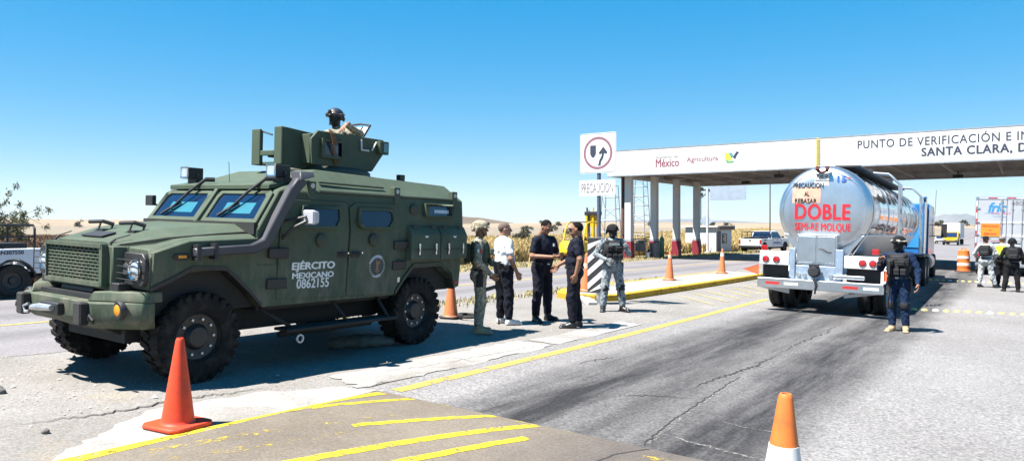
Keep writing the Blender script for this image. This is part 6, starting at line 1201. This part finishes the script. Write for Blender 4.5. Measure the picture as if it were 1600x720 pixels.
def down_rifle(label, p, at, yaw=0, tilt=0, lng=1.):
    c = person_point(p, *at); rot = (p.rotation_euler.to_matrix() @ Euler((R(-90 + tilt), 0, R(yaw))).to_matrix()).to_4x4()
    return rifle(label, Matrix.Translation(c) @ rot, lng)
# ---- group beside the armoured vehicle
s1 = person('soldier in dry camouflage with covered helmet standing beside the vehicle rear, seen side-on', -7.29, 9.56, 38, 1.80, dict(shirt=m_camo, trousers=m_camo, skin=m_skin3, shoe=m_shoet, sleeve='long', boots=True, helmet=m_camo, vest=(m_vestg, True), patch='R', bag=1.12, holster=1),
    dict(elR=(.26, -.03, 1.14), wrR=(.22, .16, .94), elL=(-.25, .02, 1.15), wrL=(-.16, .24, 1.08), cR=.7, head=(-8, 4)))
down_rifle('black rifle hung muzzle-down across the camouflaged soldier beside the vehicle', s1, (.10, .255, .80), 10, 2, 1.35)
person('bare-headed man in white polo shirt and dark trousers, seen from behind', -7.62, 10.72, 62, 1.80, dict(shirt=m_whitec, skin=m_skin2, shoe=m_shoew, hair=M('hair_thin_grey', (.15, .105, .085), .9, var=.3, vs=60), fat=.035),
    dict(elR=(.27, -.02, 1.14), wrR=(.25, .10, .90), head=(-22, 0), knR=(.11, .03, .5), anR=(.13, .02, .085), toR=(.15, .17)))
s3 = person('man in dark navy polo looking down at the phone in his hands', -7.36, 11.58, -14, 1.86, dict(skin=m_skin2, hair=m_hairk, boots=True, fat=.015, badge=True, bag=1.1),
    dict(elR=(.27, .05, 1.14), wrR=(.085, .30, 1.13), elL=(-.27, .06, 1.14), wrL=(-.085, .31, 1.12), dR=(-.55, .75, .1), dL=(.55, .75, .1), nR=(-.2, .2, 1), nL=(.2, .2, 1), sR=1, sL=1, cR=.45, cL=.5, head=(0, -30), lean=(0, .10), knR=(.13, .03, .5), anR=(.15, 0, .085), toR=(.19, .14), knL=(-.12, .0, .5), anL=(-.14, -.02, .085), toL=(-.18, .13)))
ph = thing('phone', 'dark phone held by the man looking down at it', 'phone', person_point(s3, 0, .40, 1.165), R(-104), s=1); ph.rotation_euler = (R(35), 0, R(-104))
part('case', m_black, ph, .006)(lambda b: b.box((0, 0, 0), (.078, .155, .011))); part('screen', M('phone_screen', (.05, .06, .08), .1, spec=.8), ph)(lambda b: b.box((0, 0, .0065), (.070, .143, .002)))
person('man in dark navy polo and sunglasses facing left beside the chevron panel', -6.50, 11.28, 206, 1.84, dict(skin=m_skin, hair=m_hairk, glasses=True, badge=True, fat=.02),
    dict(elL=(-.27, -.10, 1.15), wrL=(-.26, -.04, .90), elR=(.27, .06, 1.15), wrR=(.26, .27, 1.02), dR=(-.1, .6, -.8), lean=(0, -.05), head=(4, 6), anR=(.11, -.06, .085), anL=(-.11, .02, .085), toR=(.13, .10), toL=(-.14, .18), knR=(.105, -.0, .5), knL=(-.105, .04, .5)))
s5 = person('masked soldier in grey camouflage with black vest and helmet beside the sign', -7.12, 13.96, -50, 1.80, dict(shirt=m_camog, trousers=m_camog, hand=m_glove, sleeve='long', boots=True, helmet=m_blackc, vest=(m_vestk, True), mask=True, patch='R', kneepads=True, holster=-1, bag=1.1),
    dict(elR=(.32, -.02, 1.17), wrR=(.16, .20, 1.06), dR=(-.8, .4, -.2), nR=(0, -1, -.2), elL=(-.31, .0, 1.17), wrL=(-.20, .24, 1.26), dL=(.1, .4, .9), nL=(.3, -1, .2), head=(18, 2), knR=(.15, .02, .5), anR=(.18, 0, .085), toR=(.22, .13), knL=(-.15, .02, .5), anL=(-.19, 0, .085), toL=(-.27, .12), cL=.9, cR=.7))
letters('GUARDIA', person_point(s5, 0, .20, 1.345) - s5.location, (1, 0, 0), (0, 0, 1), m_txt_pale, None, w=.001)  if False else None
vt = letters('GUARDIA', (0.0, .172, 1.375), (-1, 0, 0), (0, 0, 1), M('vest_print', (.45, .52, .53), .7), s5, w=.20, h=.05, bold=.03)
# ---- policeman in the lane
s6 = person('policeman in dark blue with pale goggles and tan boots standing beside the tanker', -1.90, 15.34, -98, 1.73, dict(shirt=m_bluecloth, trousers=m_bluecloth, hand=m_skin2, shoe=m_shoet, sleeve='long', boots=True, helmet=m_blackc, goggles=M('goggle_tan', (.50, .45, .34), .6), vest=(m_vestk, True), mask=True, kneepads=True, holster=-1, bag=1.05),
    dict(elR=(.30, -.02, 1.15), wrR=(.24, .22, 1.30), dR=(-.2, .3, .9), nR=(-.6, .6, .2), elL=(-.29, -.03, 1.14), wrL=(-.31, .05, .90), cR=.8, head=(-16, 0), knR=(.10, .05, .5), anR=(.09, .05, .085), toR=(.12, .20), knL=(-.10, .02, .5), anL=(-.11, -.0, .085), toL=(-.15, .15)))
down_rifle('black carbine hanging muzzle-down in front of the policeman in blue', s6, (.09, .235, .98), 0, 4, 1.1)
hp_ = thing('radio', 'small dark handset held up by the policeman in blue', 'radio', person_point(s6, .20, .285, 1.40), R(170)); part('case', m_black, hp_, .004)(lambda b: b.box((0, 0, 0), (.05, .03, .10))); part('aerial', m_black, hp_)(lambda b: b.cyl((.015, 0, .05), (.015, 0, .11), .005, n=6))
part('shoulder_patch', M('patch_sky', (.25, .45, .55), .7), s6, .003)(lambda b: b.box((-.262, -.01, 1.33), (.012, .05, .06)))
# ---- three at the right, backs turned
person('soldier in pale camouflage and soft hat, leftmost of the three by the trailer', -1.08, 30.5, 78, 1.78, dict(shirt=m_camow, trousers=m_camow, skin=m_skin3, sleeve='long', boots=True, cap=(m_blackc, True), vest=(m_vestk, False), bag=1.1), dict(elR=(.28, .05, 1.16), wrR=(.18, .22, 1.02), elL=(-.31, -.0, 1.15), wrL=(-.26, .18, 1.02), knL=(-.14, .02, .5), anL=(-.17, -.01, .085), knR=(.15, .04, .5), anR=(.22, .10, .085), toR=(.26, .24), head=(-10, -6)))
person('man in grey cap and yellow hi-vis vest between the two officers by the trailer', -.62, 31.3, 70, 1.78, dict(shirt=M('pale_blue_cloth', (.50, .56, .60), .85), trousers=m_blackc, skin=m_skin3, sleeve='long', cap=(M('cap_grey', (.18, .17, .17), .8), False), vest=(m_hiv, False)), dict(elR=(.27, .06, 1.16), wrR=(.12, .24, 1.1), head=(-14, 0)))
person('officer all in black with black helmet, rightmost of the three by the trailer', -.30, 29.0, 96, 1.72, dict(shirt=m_blackc, trousers=m_blackc, hand=m_skin3, skin=m_skin3, sleeve='long', boots=True, helmet=m_blackc, vest=(m_vestk, False), bag=1.1), dict(elR=(.28, .03, 1.15), wrR=(.16, .20, 1.0), elL=(-.30, .0, 1.14), wrL=(-.22, .20, 1.02), knL=(-.15, .02, .5), anL=(-.20, 0, .085), toL=(-.24, .14), knR=(.13, .02, .5), anR=(.15, 0, .085)))
# ---- gunner in the turret
person('gunner in goggles and black mask standing in the armoured vehicle turret', -8.40, 7.50, -92, 1.74, dict(shirt=m_camo, trousers=m_camo, hand=m_skin, sleeve='long', helmet=M('helmet_navy', (.02, .025, .04), .5), goggles=M('goggle_brown', (.14, .10, .075), .5), mask=True), dict(elL=(-.42, -.05, 1.38), wrL=(-.55, .28, 1.46), dL=(-.25, .8, -.45), nL=(-.1, -.3, -1), cL=.35, elR=(.28, .1, 1.2), wrR=(.1, .38, 1.2), head=(14, 0)), z=1.64)
# ================================================================ cones and barrel
def conem(name, c): return M(name, c, .5, vs=7, spec=.35, col2=tuple(x * .55 + .02 for x in c), thr=(.60, .12), detail=9)
m_cone = conem('cone_red', (.85, .075, .025)); m_cone2 = conem('cone_orange', (.78, .20, .04)); m_cone3 = conem('cone_faded', (.68, .21, .08))
m_band = M('cone_band', (.78, .78, .76), .4, var=.06); m_bandf = M('cone_band_faded', (.66, .45, .34), .6, var=.2, vs=9)
def cone(label, loc, h, mat, base=None, band=None, rz=0, wide=.16, basew=.36, top=.032):
    T = thing('traffic_cone', label, 'traffic cone', loc, rz, tilt=True); bt = .035
    rad = lambda z: wide + (top - wide) * (z - bt) / (h - bt)
    part('shell', mat, T)(lambda b: b.lathe([(wide + .012, bt), (wide, bt + .012)] + [(rad(z), z) for z in np.linspace(bt + .03, h * .97, 8)] + [(top, h - .01), (top - .006, h), (top - .014, h), (top - .016, h - .05), (.001, h - .06)], n=36))
    part('base', base or mat, T, .01, 40)(lambda b: b.prism([(x * basew / 2, y * basew / 2) for x, y in ((-1, -.75), (-.75, -1), (.75, -1), (1, -.75), (1, .75), (.75, 1), (-.75, 1), (-1, .75))], 'z', 0, bt))
    for (a, c_, mt) in band or ():
        part('band', mt, T)(lambda b: b.lathe([(rad(a * h) + .001, a * h), (rad(a * h) + .004, a * h), (rad(c_ * h) + .004, c_ * h), (rad(c_ * h) + .001, c_ * h)], n=36, caps=False))
    return T
cone('bright red-orange cone on the pale apron in the foreground', G(-5.92, 3.52, .008), .75, m_cone, rz=.15, wide=.135, basew=.44)
cone('tall orange cone with white collar at the bottom edge of the picture', G(-1.10, 4.2, .09), .83, m_cone2, band=((.30, .66, m_band),), wide=.15, basew=.4, top=.036)
cone('orange cone half hidden behind the rear of the armoured vehicle', G(-8.78, 10.62, .004), .80, m_cone3, rz=.3, wide=.14, base=m_black)
cone('faded orange cone beside the chevron panel at the kerb nose', G(-8.95, 16.1, .152), .95, m_cone3, band=((.60, .74, m_bandf),), wide=.15)
cone('orange cone standing mid-way along the kerb island', G(-9.05, 21.6, .152), .88, m_cone3, band=((.78, .9, m_bandf),), wide=.14)
cone('orange cone near the far end of the kerb island', G(-9.1, 26.6, .152), .9, m_cone3, band=((.70, .84, m_band),), wide=.14)
BR = thing('traffic_barrel', 'orange and white plastic traffic barrel standing left of the box trailer', 'barrel', G(-2.40, 42.2), s=1.05)
prof = lambda z: .27 - .05 * z
part('drum', m_cone2, BR)(lambda b: b.lathe([(.30, 0), (.30, .06)] + [(prof(z) + (.012 if int(z / .2) % 2 else 0), z) for z in np.linspace(.07, .98, 30)] + [(.16, 1.02), (.001, 1.02)], n=32)); part('handle', m_cone2, BR)(lambda b: b.tube([(-.1, 0, 1.0), (-.08, 0, 1.1), (.08, 0, 1.1), (.1, 0, 1.0)], .025, 8)); part('foot', m_rubber, BR)(lambda b: b.lathe([(.001, 0), (.38, 0), (.37, .05), (.29, .06)], n=28))
for a, c_ in ((.30, .42), (.62, .74)): part('band', m_band, BR)(lambda b: b.lathe([(prof(a) + .016, a), (prof(c_) + .016, c_)], n=32, caps=False))
# ================================================================ rows of road studs
m_sty = M('stud_yellow', (.62, .50, .14), .45, var=.15); m_stw = M('stud_white', (.78, .78, .72), .45, var=.1); proto = None
def stud_row(x0, y0, x1, y1, n, grp, lab):
    global proto
    for i in range(n):
        t = i / (n - 1); X = x0 + (x1 - x0) * t; Y = y0 + (y1 - y0) * t + random.uniform(-.03, .03); mt = m_stw if i % 5 in (3,) else m_sty
        b = MB(); b.lathe([(.001, .045), (.035, .04), (.06, .028), (.075, .0)], n=12); o = b.build('road_stud', mt); o.location = G(X, Y, .002); tag(o, lab[0] if mt is m_sty else lab[1], 'road stud', grp)
stud_row(-2.35, 19.75, 2.6, 21.9, 24, 'studs in the nearer row across the lanes', ('yellow dome stud in the nearer stud row right of the policeman', 'white dome stud in the nearer stud row right of the policeman'))
stud_row(-3.0, 33.1, 2.4, 34.8, 26, 'studs in the farther row across the lanes', ('yellow dome stud in the farther row under the canopy', 'white dome stud in the farther row under the canopy'))
HS = thing('coiled_hose', 'short black rubber hose coiled on the ground behind the camouflaged soldier', 'hose', G(-8.45, 10.75)); part('coil', m_rubber, HS)(lambda b: b.tube([(.22 * math.cos(t) * (1 + .05 * math.sin(3 * t)), .16 * math.sin(t), .035 + .012 * t / 3) for t in np.linspace(0, 11, 44)], .03, 7))
RB = thing('grey_stone', 'small dark stone lying on the dusty shoulder left of the foreground cone', 'stone', G(-8.35, 3.05)); mesh_from('rock', [sdf_mesh([ell((0, 0, .02), (.10, .07, .05)), ell((.07, .02, .01), (.06, .05, .04), k=.02)], .012, lambda X, Y, Z, L: .006 * np.sin(X * 60) * np.sin(Y * 70 + Z * 40))], [M('stone_dark', (.16, .15, .14), .9, var=.3)], RB)
RB2 = thing('pebble', 'dark pebble on the grey shoulder near the bottom left corner', 'stone', G(-6.55, 2.75)); mesh_from('rock', [sdf_mesh([ell((0, 0, .012), (.035, .03, .025))], .006, lambda X, Y, Z, L: .003 * np.sin(X * 150) * np.sin(Y * 130))], [M('stone_dark', (.16, .15, .14), .9)], RB2)
# ================================================================ air
hb = MB(); hb.span((-9600, -4600, -6), (9600, 9600, 220)); hz_ = hb.build('haze', None, None, smooth=0); hz_['kind'] = 'stuff'; tag(hz_, 'thin pale air over the whole plain', 'haze')
hm = bpy.data.materials.new('haze'); hm.use_nodes = True; hn = hm.node_tree; hn.nodes.clear()
pv = hn.nodes.new('ShaderNodeVolumePrincipled'); pv.inputs['Color'].default_value = (.62, .79, 1, 1); pv.inputs['Density'].default_value = .00004; pv.inputs['Anisotropy'].default_value = .2
ho = hn.nodes.new('ShaderNodeOutputMaterial'); hn.links.new(pv.outputs[0], ho.inputs['Volume']); hz_.data.materials.append(hm)
